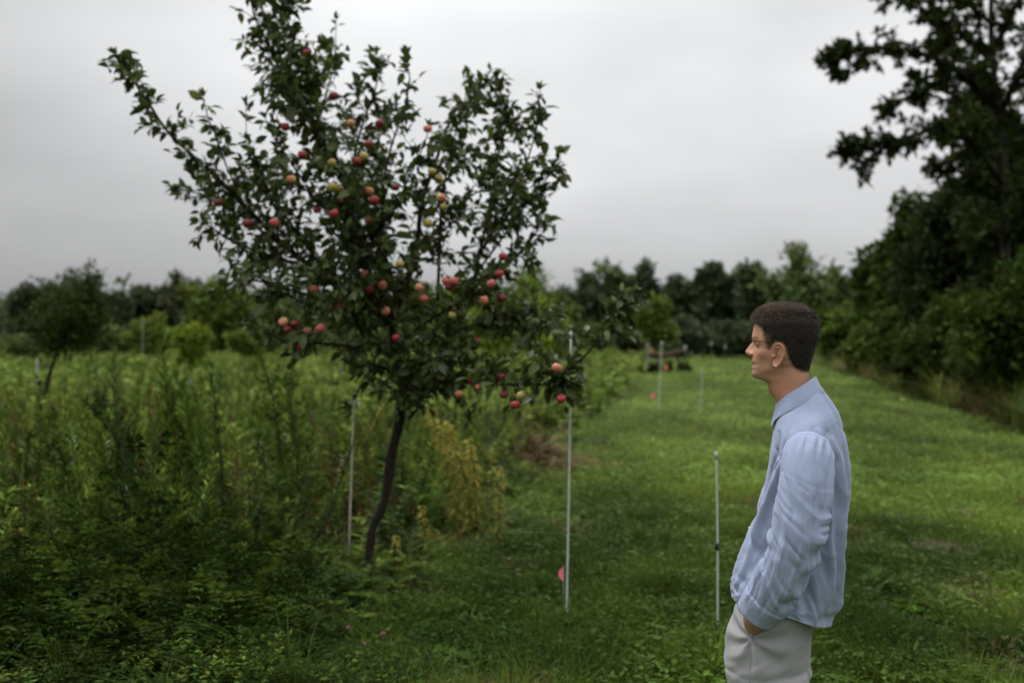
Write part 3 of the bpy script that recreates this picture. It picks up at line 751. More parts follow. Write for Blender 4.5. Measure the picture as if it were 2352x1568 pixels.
stake('short white stake with a black wire clip, just left of the man', (1648, 1458), (1645, 1042), 5.6, .0064, M_STAKE, clip)
stake('white stake on the mown path beyond the second pink flag', (1512, 950), (1520, 784), 22.8, .013, M_STAKE, cap_top)
stake('short faint white stake right of the far tall one on the mown path', (1607, 945), (1614, 846), 23.5, .010, M_STAKE, cap_top)
stake('thin pale stake in the meadow beside the leaning apple tree', (83, 905), (85, 826), 26, .02, M_STAKE)
stake('pale stake standing at the far edge of the meadow near the rounded bush', (327, 812), (328, 735), 70, .035, M_GREYWOOD)
stake('thin yellowish wooden stake at the edge of the meadow by the old rail', (1453, 868), (1456, 824), 45, .025, M_YWOOD)
GP = 'dark steel posts with white caps at the far end of the path'
def tpost(label, x, yb, yt, d):
    b = Wp(x, yb, d); b[2] = 0; H = Wp(x, yt, d)[2]
    root = empty('steel_post', b, label, 'post', GP); mb = MB()
    for args in ((0, 0, H / 2 - .1, .05, .012, H + .2), (0, .031, H / 2 - .1, .012, .05, H + .2)):
        v, f3, f4 = box(*args); mb.add(v, f3, f4)
    mb.build('shaft', M_STEEL, root, False); cb = MB()
    v, f3, f4 = tube([[0, .01, H - .12], [0, .01, H - .02], [0, .01, H + .12], [0, .01, H + .17]], [.04, .06, .06, .04], 10); cb.add(v, f3, f4)
    cb.build('cap', M_GALV, root)
tpost('dark post with a white cap directly behind the far tall stake', 1527, 842, 789, 66)
tpost('dark post with a white cap at the right end of the old rail', 1574, 853, 801, 54)
tpost('dark post with a white cap standing alone in the pale grass', 1634, 836, 791, 74)
tpost('dark post with a white cap nearest the face of the man', 1666, 838, 798, 70)
# old rail between the posts
b = Wp(1488, 0, 57); rt = empty('wooden_rail', (b[0], 57, 0), 'old dark wooden rail on a grey post at the end of the path', 'rail')
mb = MB(); H = Wp(0, 788, 57)[2]
v, f3, f4 = tube(smoothpath([[0, 0, -.1], [.03, 0, .7], [-.02, 0, H]], 8), .075 * np.linspace(1.1, .9, 8), 8); mb.add(v, f3, f4); mb.build('post', M_GREYWOOD, rt)
mb = MB(); z0, z1 = Wp(0, 816, 57)[2], Wp(0, 806, 57)[2]
v, f3, f4 = tube(smoothpath([[.05, 0, z0], [.9, .05, z0 - .02], [1.6, .05, z0 + .12], [2.15, 0, z1]], 12), [.14, .15, .17, .16, .15, .14, .16, .17, .16, .14, .13, .11], 8); mb.add(v, f3, f4)
for px in (.75, 1.75):
    v, f3, f4 = tube([[px, .1, 0], [px, .08, z0 - .02]], .06, 6); mb.add(v, f3, f4)
mb.build('rail', M_OLDWOOD, rt)
mb = MB(); v, f3, f4 = tube([[.18, -.16, z0 + .05], [.16, -.2, z0 + .3], [.2, -.2, z0 + .42]], [.05, .07, .04], 6, squash=.4); mb.add(v, f3, f4); mb.build('ribbon', M_ORANGE, rt)
rngp = np.random.default_rng(31)
for i, (x, d, h, lb) in enumerate([(1535, 52, .7, 'dark weedy plant growing under the old rail'), (1500, 50, .6, 'dark weedy plant at the grey post of the old rail'), (1572, 53, .6, 'dark weedy plant at the foot of the right capped post')]):
    w = Wp(x, 0, d); m = MB(); tpl = stem_plant(rngp, nl=120, ll=.28, lw=.045, up=.3, col=(.07, .10, .03), nst=7, spread=.2, coarse=3)
    scatter(m, tpl, np.zeros((1, 3)), np.array([1.1]), np.array([h]), rngp, np.ones((1, 3)))
    o = m.build('weed', M_LEAF); o.location = (w[0], d, 0); tag(o, lb, 'weed', 'weeds under the old rail')
# pink marker flags
GF = 'pink and orange marker flags'
def flag(label, x, yt, d, w, h, mat, side=-1, yaw=.9):
    q = Wp(x, yt, d); root = empty('marker_flag', (q[0], d, 0), label, 'flag', GF, yaw)
    mb = MB(); v, f3, f4 = tube([[0, 0, -.1], [0, 0, q[2] + .01]], .0014 if d < 10 else .004, 6); mb.add(v, f3, f4); mb.build('wire_stem', M_WIRE, root)
    g, e = np.meshgrid(np.linspace(0, 1, 9), np.linspace(0, 1, 9)); a = g
    X = side * w * a * (1 - .35 * (e - .35) ** 2); Y_ = .22 * w * np.sin(a * 4 + e * 1.5) * a; Z = q[2] - h * e + (e - .45) * h * .75 * a ** 1.6 * (1)
    f = MB(); i = np.arange(81).reshape(9, 9)
    for sgn in (0, .0016): f.add(np.stack([X, Y_ + sgn, Z], -1), None, np.stack([i[:-1, :-1], i[:-1, 1:], i[1:, 1:], i[1:, :-1]], -1).reshape(-1, 4)[:, ::1 if sgn else -1])
    f.build('flag_cloth', mat, root)
flag('pink marker flag low beside the tall white stake', 1294, 1303, 5.7, .046, .075, M_PINK, -1, .7)
flag('small pink marker flag on the mown path left of the far tall stake', 1504, 901, 22.5, .12, .16, M_PINK, -1, .3)
flag('tiny orange marker flag in the weeds below the old rail', 1533, 837, 44, .2, .26, M_ORANGE, -1, .3)

# ================================================================== TALL WEEDS IN FRONT OF THE MEADOW
def weed(name, label, cat, group, pts, d, rng, nl, ll, lw, col, topc=None, r=.006, droop=.0, up=.6, side=0, sl=.3, t0=.12, top_taper=.6, stemcol=(.04, .045, .015), curl=None):
    p = np.array([Wp(q[0], q[1], d + (q[2] if len(q) > 2 else 0)) for q in pts]); base = p[0].copy(); base[2] = 0; p[0, 2] = -.05
    o = p - base; o[0, 0] = 0
    path = smoothpath(o, 24); mb = MB()
    sb = MB(); v, f3, f4 = tube(path, r * np.linspace(1, .35, 24), 6); sb.add(v, f3, f4, stemcol)
    def leafy(path, nl, t0, sc=1.0):
        m = len(path); t = t0 + (1 - t0) * np.sort(rng.random(nl)); P = np.stack([np.interp(t, np.linspace(0, 1, m), path[:, k]) for k in range(3)], -1)
        az = rng.uniform(0, 2 * PI, nl); tn = unit(np.gradient(path, axis=0)); T = np.stack([np.interp(t, np.linspace(0, 1, m), tn[:, k]) for k in range(3)], -1)
        D = np.stack([np.cos(az), np.sin(az), np.zeros(nl)], -1) + T * up + [0, 0, -droop] + rng.normal(0, .15, (nl, 3))
        N = rng.normal(0, .35, (nl, 3)) + [0, 0, 1]
        s = sc * (1 - top_taper * t) * np.exp(rng.normal(0, .2, nl))
        c = jitter(rng, col, nl, .2, .08)
        if topc is not None:
            k = np.clip((t - .3) / .5, 0, 1)[:, None]; c = c * (1 - k) + jitter(rng, topc, nl, .18, .08) * k
        leaves(mb, P, D, N, ll * s, lw * s, c, LEAF if ll > .09 and lw > .02 else DIAMOND)
    leafy(path, nl, t0)
    for k in range(side):
        s = rng.uniform(.35, .95); a = path[int(s * 23)]; az = rng.uniform(0, 2 * PI); L = sl * (1.2 - s * .7)
        e = a + np.array([math.cos(az) * .55, math.sin(az) * .55, .75]) * L
        q = smoothpath([a, (a + e) / 2 + [math.cos(az) * .04, math.sin(az) * .04, -.02], e], 8)
        v, f3, f4 = tube(q, np.linspace(.0035, .0012, 8), 4); sb.add(v, f3, f4, stemcol); leafy(q, int(nl * .28), .1, .6)
    root = empty(name, base, label, cat, group)
    sb.build('stem', M_LEAF, root); mb.build('leaves', M_LEAF, root)
    return root
rng = np.random.default_rng(41)
GW = 'tall weeds at the front of the meadow'
DW = (.022, .038, .008); FW = (.040, .068, .012)
W = lambda lb, pts, d, nl=120, ll=.075, lw=.012, col=DW, **k: weed('tall_weed', lb, 'weed', GW, pts, d, rng, int(nl * 1.5), ll * 1.15, lw * 1.3, col, **{'r': .010, **k})
W('tall dark weed leaning far to the left, its top a feathery spray', [(438, 1345), (395, 1215), (310, 1065), (235, 965), (192, 915)], 6.7, 150, side=9, sl=.34)
W('second leaning feathery weed close behind the far-leaning one', [(330, 1330), (312, 1150), (262, 1000), (230, 900)], 7.2, 120, side=7, sl=.3)
W('dark weed with broad leaves bent over at its top', [(545, 1400), (530, 1250), (512, 1120), (505, 1010)], 6.2, 46, .11, .035, (.028, .05, .013), up=.2, droop=.5, r=.009)
W('tall plumed weed with a soft feathery head under the apple branches', [(650, 1310), (648, 1100), (630, 930), (598, 812)], 7.6, 170, .085, .008, FW, side=9, sl=.34)
W('plumed weed just right of the tallest feathery head', [(690, 1290), (688, 1120), (672, 960), (655, 850)], 8.0, 150, .085, .008, FW, side=8, sl=.3)
W('thin twiggy stem with few leaves leaning right towards the weathered stake', [(716, 1330), (748, 1210), (782, 1100), (812, 1015), (822, 950)], 7.0, 40, .055, .02, (.035, .06, .02), r=.007, up=.4)
W('weed with narrow leaves between the two feathery ones', [(470, 1330), (458, 1180), (430, 1030), (395, 935)], 7.4, 130, side=6, sl=.26)
W('bushy dark weed at the far left edge of the meadow front', [(62, 1330), (58, 1180), (60, 1050), (72, 985)], 7.2, 130, col=FW, side=8, sl=.3)
W('slim weed with a bent tip near the left border', [(170, 1350), (165, 1200), (150, 1080), (128, 1000)], 6.9, 110, side=6, sl=.26)
W('short dark weed in front of the bent broad-leaved one', [(585, 1420), (592, 1330), (588, 1240), (598, 1160)], 6.0, 70, .08, .02, side=4, sl=.18)
W('pale green leafy weed below the weathered stake', [(742, 1370), (738, 1290), (748, 1220)], 6.5, 60, .07, .02, (.06, .10, .03), side=3, sl=.15)
GG = 'yellowing goldenrods beside the apple trunk'
YG, OG = (.40, .36, .085), (.19, .195, .04)
Gd = lambda lb, pts, d, nl, **k: weed('goldenrod', lb, 'plant', GG, pts, d, rng, int(nl * 1.35), k.pop('ll', .115), k.pop('lw', .016) * 1.0, OG, YG, droop=.55, up=.15, top_taper=.45, stemcol=(.09, .06, .025), **k)
Gd('tallest yellow goldenrod right of the apple trunk', [(1062, 1215), (1045, 1120), (1015, 1020), (988, 935)], 8.3, 190, r=.005)
Gd('yellow goldenrod leaning right next to the tallest one', [(1082, 1225), (1075, 1130), (1050, 1040), (1028, 965)], 8.1, 170, r=.005)
Gd('goldenrod with browning lower leaves at the right of its clump', [(1098, 1225), (1098, 1150), (1088, 1070), (1078, 1005)], 8.2, 150, r=.005)
Gd('small upright goldenrod with tiered leaves right of the clump', [(1146, 1240), (1147, 1180), (1150, 1120), (1152, 1070)], 7.7, 80, ll=.075, lw=.013)
Gd('tip of a pale goldenrod above the dead grass', [(1128, 1200), (1130, 1120), (1132, 1030)], 9.0, 60, ll=.08)
Gd('low pale goldenrod near the foot of the apple tree', [(985, 1265), (976, 1215), (968, 1160)], 7.5, 80, ll=.085, lw=.013)
Gd('little yellow-green goldenrod right beside the trunk base', [(905, 1315), (908, 1270), (912, 1222)], 6.9, 50, ll=.07, lw=.016)
# clover blossoms
rng = np.random.default_rng(51)
mb = MB(); n = 46; dd = rdir(rng, n); dd[:, 2] = np.abs(dd[:, 2]) * 1.1 - .2
leaves(mb, np.zeros((n, 3)), dd, rdir(rng, n), .015, .006, jitter(rng, (.50, .16, .26), n, .2, .08), DIAMOND)
v, f3, f4 = tube([[0, 0, -.14], [.004, 0, 0]], .0015, 5); mb.add(v, f3, f4, (.05, .09, .02))
pr = mb.mesh('clover_blossom')
spots = [(142, 1310), (155, 1366), (92, 1330), (20, 1355), (48, 1385), (196, 1236), (230, 1250), (60, 1262), (40, 1295), (575, 1480), (800, 1490), (648, 1500), (505, 1380), (300, 1440), (835, 1530), (880, 1505), (150, 1475), (240, 1330), (700, 1420), (420, 1500)]
for i, (x, y) in enumerate(spots):
    dg = 1.65 * FPX / (y + 22 - 784); w = Wp(x, y, dg)
    o = link('clover_blossom', pr, M_GRASS); o.location = [float(c) for c in w]; o.location.z = max(.16, w[2] + .1 * rng.random()); o.rotation_euler = (rng.normal(0, .2), rng.normal(0, .2), i)
    tag(o, 'small pink clover blossom in the dark ground cover at lower left', 'flower', 'pink clover blossoms')
# ================================================================== THE APPLE TREE
rng = np.random.default_rng(91); d0 = 6.9
b0 = Wp(838, 0, d0)
apple_tree = empty('apple_tree', (b0[0], d0, 0), 'large apple tree hung with red and yellow apples, crooked trunk, many upright boughs', 'tree')
tp = [Wp(836, 1375, d0), Wp(845, 1302, d0), Wp(851, 1250, d0), Wp(857, 1208, d0), Wp(874, 1175, d0), Wp(888, 1128, d0), Wp(900, 1040, d0), Wp(918, 965, d0), Wp(921, 880, d0), Wp(908, 800, d0), Wp(904, 735, d0), Wp(918, 680, d0)]
tp[0][2] = -.12
tpath = smoothpath(tp, 60)
tr = np.interp(np.linspace(0, 1, 60), [0, .06, .12, .3, .45, .6, .8, 1], [.068, .040, .030, .029, .033, .037, .034, .029]) * (1 + .08 * np.sin(np.linspace(0, 40, 60)))
S = [
 # left long bough and its twigs
 ([(760, 650, -.05), (650, 560, -.1), (560, 470, -.15), (480, 390, -.2), (400, 320, -.2), (340, 240, -.2), (292, 168, -.2), (262, 125, -.2)], (62, 20, .022, .004), 21),
 ([(640, 560, -.1), (560, 500, 0), (480, 455, .05), (415, 432, .05)], (46, 34, .01, .003), 24),
 ([(560, 470, -.1), (520, 380, -.2), (490, 300, -.25), (464, 222, -.25)], (32, 14, .007, .003), 15),
 ([(640, 500, -.2), (600, 400, -.3), (570, 320, -.3)], (40, 26, .008, .003), 20),
 ([(566, 330, .1), (565, 240, .1)], (8, 6, .003, .002), 8),
 # top leaders
 ([(915, 690), (870, 560, .1), (800, 430, .1), (725, 300, .05), (650, 170, 0), (596, 60, 0), (560, -50, 0)], (80, 62, .028, .004), 26),
 ([(725, 300, .05), (695, 170, -.15), (662, 50, -.2), (650, -60, -.2)], (72, 50, .013, .004), 25),
 ([(735, 270, .1), (765, 150, .2), (772, 45, .25)], (34, 12, .008, .002), 14),
 ([(800, 430, .1), (828, 300, .3), (862, 200, .35), (862, 118, .35)], (62, 22, .011, .003), 24),
 ([(840, 500, .1), (760, 380, -.2), (700, 260, -.3), (640, 150, -.35)], (70, 60, .012, .004), 24),
 ([(880, 580, -.1), (880, 450, -.2), (900, 330, -.2), (938, 220, -.2), (935, 125, -.2)], (50, 18, .012, .003), 19),
 ([(870, 560, .2), (862, 420, .3), (870, 340, .3)], (40, 30, .01, .003), 16),
 # right leaders
 ([(918, 680), (955, 590, .1), (968, 470, .15), (1000, 370, .2), (1030, 290, .2), (1085, 230, .2), (1135, 172, .2)], (52, 34, .026, .003), 22),
 ([(1005, 690, -.1), (1010, 560, -.15), (1016, 440, -.2), (1040, 330, -.2), (1075, 215, -.2)], (46, 30, .014, .003), 17),
 ([(1085, 660, .1), (1115, 520, .15), (1140, 380, .2), (1162, 270, .2), (1140, 180, .2)], (56, 26, .015, .003), 23),
 ([(1110, 570, -.1), (1180, 450, -.15), (1222, 330, -.2), (1240, 205, -.2)], (42, 18, .011, .003), 21),
 ([(1100, 620, .2), (1195, 490, .2), (1255, 410, .2), (1285, 352, .2)], (40, 24, .01, .003), 22),
 ([(1085, 690, 0), (1175, 600, .05), (1232, 530, .1), (1250, 470, .1)], (46, 26, .011, .003), 22),
 ([(1120, 650, -.15), (1180, 590, -.2), (1228, 600, -.2)], (36, 22, .008, .003), 22),
 # lower left scaffold
 ([(905, 742), (830, 700, -.15), (760, 650, -.3), (660, 600, -.35), (550, 560, -.35), (455, 505, -.3)], (66, 36, .026, .004), 24),
 ([(905, 742), (820, 745, .15), (740, 690, .35), (650, 660, .4), (560, 640, .4), (492, 668, .4)], (52, 32, .02, .004), 22),
 ([(905, 795), (860, 800, -.2), (760, 790, -.3), (650, 778, -.35), (560, 745, -.35)], (46, 36, .017, .004), 24),
 ([(840, 790, -.1), (800, 700, -.25), (760, 640, -.3)], (44, 34, .01, .003), 19),
 ([(760, 650, -.1), (680, 530, -.1), (600, 430, .05), (540, 400, .05)], (64, 44, .014, .004), 24),
 ([(700, 700, .2), (600, 640, .2), (540, 590, .2)], (56, 40, .01, .003), 24),
 # interior
 ([(905, 720), (830, 600, -.25), (745, 480, -.3), (660, 400, -.3)], (84, 64, .02, .004), 25),
 ([(890, 640, .2), (810, 530, .3), (760, 450, .35)], (76, 60, .014, .004), 21),
 ([(910, 680, -.2), (860, 600, -.35), (820, 520, -.4), (800, 420, -.4)], (66, 54, .014, .004), 20),
 ([(905, 735, -.2), (860, 680, -.4), (800, 640, -.5), (720, 620, -.5)], (64, 50, .014, .004), 24),
 # fine sprays between the leaders
 ([(1000, 400, .2), (1060, 360, .3), (1130, 320, .35), (1200, 285, .35)], (40, 30, .007, .003), 20),
 ([(1012, 500, -.1), (1080, 450, -.2), (1150, 420, -.3), (1215, 400, -.3)], (44, 34, .008, .003), 20),
 ([(960, 560, .2), (1030, 520, .3), (1090, 470, .35)], (40, 32, .007, .003), 18),
 ([(890, 520, -.2), (930, 430, -.3), (965, 350, -.35), (985, 290, -.35)], (38, 26, .007, .003), 17),
 ([(800, 420, .3), (880, 300, .4), (905, 230, .45)], (42, 26, .008, .003), 19),
 ([(1140, 480, .1), (1200, 500, .15), (1250, 440, .2)], (36, 26, .006, .003), 20),
 ([(700, 420, -.3), (640, 330, -.35), (610, 270, -.35)], (44, 28, .008, .003), 18),
 # right low boughs
 ([(921, 900), (980, 885, -.2), (1060, 872, -.4), (1150, 880, -.75), (1240, 885, -1.05), (1300, 868, -1.2)], (46, 46, .021, .006), 36),
 ([(1300, 868, -1.2), (1340, 820, -1.2), (1390, 765, -1.2), (1425, 715, -1.2), (1448, 672, -1.2)], (36, 22, .008, .003), 22),
 ([(921, 850), (1000, 790, .1), (1080, 750, .15), (1170, 728, .15), (1260, 745, -.3), (1320, 775, -.9)], (60, 50, .019, .004), 30),
 ([(910, 790), (980, 740, -.25), (1060, 690, -.35), (1110, 640, -.35)], (52, 44, .015, .004), 22),
 ([(921, 870), (960, 840, -.35), (1010, 820, -.5), (1080, 800, -.5)], (56, 40, .014, .004), 22),
 ([(921, 880), (890, 850, -.3), (850, 835, -.4), (818, 850, -.4)], (44, 34, .012, .004), 24),
 ([(921, 880), (935, 900, -.35), (960, 930, -.45)], (46, 34, .01, .004), 26),
 ([(850, 840, -.3), (825, 890, -.4), (800, 940, -.4)], (22, 16, .006, .002), 14),
 ([(1050, 880, -.3), (1072, 930, -.35), (1075, 970, -.35)], (18, 12, .005, .002), 13),
 ([(940, 960, -.05), (965, 930, -.2), (975, 880, -.25)], (26, 20, .012, .004), 14),
]
S = [(a_, (r_[0] * 1.9, r_[1] * 1.3) + tuple(r_[2:]), int(q_ * 1.6)) for a_, r_, q_ in S]
bough_tree(apple_tree, S, tpath, tr, d0, rng, .071, .56, (.050, .076, .017), 5, LEAF, M_APPLELEAF, .75, M_BARK, 1.0, .30, 1.05)

# apples: one turned profile, four colourings
def apple_mesh(name, mat, seed):
    rng = np.random.default_rng(seed)
    t = np.linspace(0, PI, 15); prof_r = .036 * (np.sin(t) ** .88) * (1 + .06 * np.cos(t)); prof_z = .033 * np.cos(t) - .010 * np.exp(-(t / .42) ** 2) + .006 * np.exp(-((PI - t) / .35) ** 2)
    a = np.linspace(0, 2 * PI, 18, endpoint=False); lob = 1 + .02 * np.cos(5 * a + rng.random() * 6) + .03 * np.cos(a + 1)
    v = np.stack([prof_r[:, None] * np.cos(a) * lob, prof_r[:, None] * np.sin(a) * lob, prof_z[:, None] + 0 * a], -1)
    mb = MB(); vv, f3, f4 = ringmesh(v[1:-1]); mb.add(vv, f3, f4[:, ::-1])
    return mb.mesh(name)
def apple_mat(name, blush, base, lo, hi):
    m, t, p = newmat(name)
    tcx = t.nodes.new('ShaderNodeTexCoord'); n = t.nodes.new('ShaderNodeTexNoise'); n.inputs['Scale'].default_value = 30
    sx = t.nodes.new('ShaderNodeSeparateXYZ'); t.links.new(tcx.outputs['Object'], sx.inputs[0]); t.links.new(tcx.outputs['Object'], n.inputs['Vector'])
    a = t.nodes.new('ShaderNodeMath'); a.operation = 'MULTIPLY_ADD'; a.inputs[1].default_value = .018
    t.links.new(n.outputs['Fac'], a.inputs[0]); t.links.new(sx.outputs['X'], a.inputs[2])
    mr = t.nodes.new('ShaderNodeMapRange'); mr.inputs['From Min'].default_value = lo; mr.inputs['From Max'].default_value = hi; mr.interpolation_type = 'SMOOTHSTEP'
    t.links.new(a.outputs[0], mr.inputs['Value'])
    mx = t.nodes.new('ShaderNodeMix'); mx.data_type = 'RGBA'; mx.inputs['A'].default_value = (*base, 1); mx.inputs['B'].default_value = (*blush, 1)
    t.links.new(mr.outputs[0], mx.inputs['Factor']); t.links.new(mx.outputs['Result'], p.inputs['Base Color'])
    p.inputs['Roughness'].default_value = .5; p.inputs['Specular IOR Level'].default_value = .45
    return m
YEL = (.52, .40, .13)
AM = {'r': apple_mesh('apple', apple_mat('apple_red', (.28, .022, .026), (.34, .10, .05), -.03, .0), 1),
      'd': apple_mesh('apple', apple_mat('apple_crimson', (.15, .007, .014), (.20, .016, .02), -.03, .01), 2),
      'p': apple_mesh('apple', apple_mat('apple_blushed', (.50, .16, .10), (.50, .37, .14), -.012, .035), 3),
      'y': apple_mesh('apple', apple_mat('apple_green', (.36, .25, .07), (.27, .27, .07), -.01, .045), 4),
      'k': apple_mesh('apple', apple_mat('apple_pink', (.46, .09, .085), (.50, .30, .14), -.022, .028), 5)}
for k, m in zip('rdpyk', ('apple_red', 'apple_crimson', 'apple_blushed', 'apple_green', 'apple_pink')): AM[k].materials.append(bpy.data.materials[m])
AL = {'r': 'red apple', 'd': 'dark crimson apple', 'p': 'yellow apple with a peach blush', 'y': 'yellowish green apple', 'k': 'pink apple'}
c1 = lambda x, y: (172.3 + .5127 * x, .5127 * y)
c6 = lambda x, y: ((1300 + x / 1.4253) * .5742, (1400 + y / 1.4253) * .5742)
AP = [(*c1(x, y), k) for x, y, k in [(1235, 553, 'p'), (1315, 645, 'r'), (1018, 693, 'r'), (1150, 730, 'y'), (1265, 722, 'r'), (968, 803, 'p'), (1150, 840, 'y'), (1318, 855, 'p'), (1600, 768, 'y'), (1580, 577, 'p'), (1640, 885, 'p'), (1652, 928, 'y'), (1583, 1000, 'y'), (1437, 840, 'd'), (1160, 957, 'r'), (1315, 985, 'k'), (895, 998, 'k'), (775, 1000, 'd'), (1015, 1200, 'r'), (1455, 1183, 'y'), (1300, 1225, 'p'), (1070, 1293, 'k'), (1182, 1325, 'p'), (1178, 1382, 'd'), (1318, 1297, 'd'), (1378, 1278, 'k'), (1543, 1288, 'p'), (1565, 1338, 'k'), (1662, 1260, 'k'), (1695, 1260, 'k'), (1678, 1285, 'd'), (1393, 1393, 'p'), (1865, 1270, 'k'), (1830, 1345, 'p'), (1690, 1412, 'y'), (1917, 1150, 'r'), (935, 1443, 'p'), (953, 1477, 'd'), (985, 1450, 'd'), (1040, 1482, 'p'), (1100, 1470, 'k'), (1438, 1512, 'r'), (1008, 1555, 'r'), (1800, 1525, 'r'), (1160, 430, 'd'), (1040, 238, 'r'), (640, 908, 'd'), (1630, 800, 'y'), (1200, 905, 'd'), (1810, 1300, 'p'), (1340, 897, 'r'), (1180, 845, 'y'), (1365, 555, 'd'), (1903, 1225, 'r'), (1085, 940, 'r'), (1295, 700, 'y'), (943, 570, 'r'), (1910, 1335, 'd')]]
AP += [(*c6(x, y), k) for x, y, k in [(840, 168, 'r'), (873, 208, 'p'), (1005, 153, 'd'), (765, 250, 'p'), (1018, 255, 'd'), (1085, 312, 'r'), (1118, 262, 'y'), (1348, 278, 'r'), (1325, 100, 'p')]]
rng = np.random.default_rng(92)
for i, (x, y, k) in enumerate(AP):
    low = y > 820
    near = np.interp(x, [1060, 1290], [.2, 1.0]) if low and x > 1060 else 0
    w = Wp(x, y, d0 - near - (.22 if low and x > 930 else .26) - .34 * rng.random()) - np.array(apple_tree.location)
    o = link('apple', AM[k], None, apple_tree); o.location = [float(c) for c in w]; o['label'] = AL[k]
    s = rng.uniform(.72, .94); s *= 1 - .13 * near
    o.scale = (s, s, s * rng.uniform(.95, 1.05)); o.rotation_euler = (rng.normal(0, .35), rng.normal(0, .35), rng.uniform(-2.6, -.5))
# ================================================================== THE MAN
# local axes: x forward (where he looks), y his left (towards the photographer), z up
YM = 3.05; YAW = math.radians(19)
AM0 = np.array([(1790 - 1176) / FPX * YM, YM, 0.0])
FW_ = np.array([-math.cos(YAW), math.sin(YAW), 0]); LF_ = np.array([-math.sin(YAW), -math.cos(YAW), 0])
man = empty('person', AM0, 'man in a light blue shirt and grey trousers with hands in pockets, looking left', 'person', None, PI - YAW)
def uv(x, y, v=0.0):
    """local point in the plane y = v that lies in the direction (x, y) of the photograph"""
    d = np.array([(x - 1176) / FPX, 1, -(y - 784) / FPX]); c = np.array([0, 0, CAM_H])
    t_ = (v + (AM0 - c) @ LF_) / (d @ LF_); p = c + t_ * d - AM0
    return np.array([p @ FW_, v, p[2]])
H2 = lambda x, y, v=0.0: uv((2800 + x / 2.24) * .5742, (1150 + y / 2.24) * .5742, v)
K3 = lambda x, y, v=0.0: uv((2800 + x / 1.684) * .5742, (1800 + y / 1.684) * .5742, v)
def sup(t, n): return np.sign(t) * np.abs(t) ** (2.0 / n)
def eval_mods(mb, name, voxel, smooth_it, fac=.5):
    me = mb.mesh(name); o = bpy.data.objects.new(name, me); COL.objects.link(o)
    r = o.modifiers.new('r', 'REMESH'); r.mode = 'VOXEL'; r.voxel_size = voxel; r.use_smooth_shade = True
    s = o.modifiers.new('s', 'SMOOTH'); s.factor = fac; s.iterations = smooth_it
    dg = bpy.context.evaluated_depsgraph_get(); e = o.evaluated_get(dg)
    m = bpy.data.meshes.new_from_object(e, depsgraph=dg)
    bpy.data.objects.remove(o); bpy.data.meshes.remove(me)
    m.name = name
    n = len(m.vertices); v = np.empty(n * 3, np.float32); m.vertices.foreach_get('co', v)
    return m, v.reshape(-1, 3).astype(float)
def setv(m, v): m.vertices.foreach_set('co', np.asarray(v, np.float32).ravel()); m.update()
def setcol(m, c):
    for a in list(m.attributes):
        if a.name == 'Col': m.attributes.remove(a)
    a = m.attributes.new('Col', 'FLOAT_COLOR', 'POINT'); a.data.foreach_set('color', np.concatenate([c, np.ones((len(c), 1))], 1).astype(np.float32).ravel())
def normals(m):
    n = np.empty(len(m.vertices) * 3, np.float32); m.vertex_normals.foreach_get('vector', n); return n.reshape(-1, 3).astype(float)

# ------------------------------------------------------------------ head and neck (rings)
HR = [(168, 715, 860, .022, 0), (184, 630, 930, .048, 0), (220, 555, 985, .062, 0), (270, 505, 1022, .070, 0), (330, 484, 1042, .0735, 0), (390, 474, 1048, .075, 0), (430, 466, 1045, .075, 0),
      (470, 472, 1034, .0735, 0), (500, 482, 1024, .072, 0), (540, 484, 1012, .0705, 0), (580, 478, 1000, .069, 0), (625, 470, 990, .0665, 0), (655, 466, 984, .064, .04), (690, 472, 980, .0625, .10), (715, 468, 976, .061, .17), (740, 470, 974, .059, .25), (768, 462, 974, .0565, .34),
      (790, 470, 974, .055, .44), (806, 490, 974, .054, .5), (822, 535, 974, .054, .42), (836, 580, 975, .055, .22), (856, 606, 977, .056, .05), (900, 620, 984, .058, 0), (950, 640, 990, .061, 0), (1010, 670, 1005, .066, 0), (1080, 700, 1030, .074, 0)]
N_ = 48; th = np.linspace(0, 2 * PI, N_, endpoint=False); rings = []
for cy, fx, bx, w, tilt in HR:
    f, b = H2(fx, cy), H2(bx, cy)
    uc = b[0] + (f[0] - b[0]) * .46
    c, s = np.cos(th), np.sin(th)
    face = 430 < cy < 830
    u = np.where(c > 0, uc + (f[0] - uc) * sup(c, 2.55 if face else 2.1), uc + (uc - b[0]) * sup(c, 2.2))
    wv = np.where((c > 0) & face, w * sup(s, 2.45), w * sup(s, 2.0))
    if face:    # the face narrows towards the front
        k = np.clip((430 - cy) / -120, 0, 1) * np.clip((u - uc) / (f[0] - uc), 0, 1); wv = wv * (1 - .14 * k)
    z = np.full(N_, f[2]) + tilt * np.clip((f[0] - u) - .012, 0, .072)
    rings.append(np.stack([u, wv, z], -1))
bodyb = MB()
vv, f3, f4 = ringmesh(np.array(rings)); bodyb.add(vv, f3, f4)
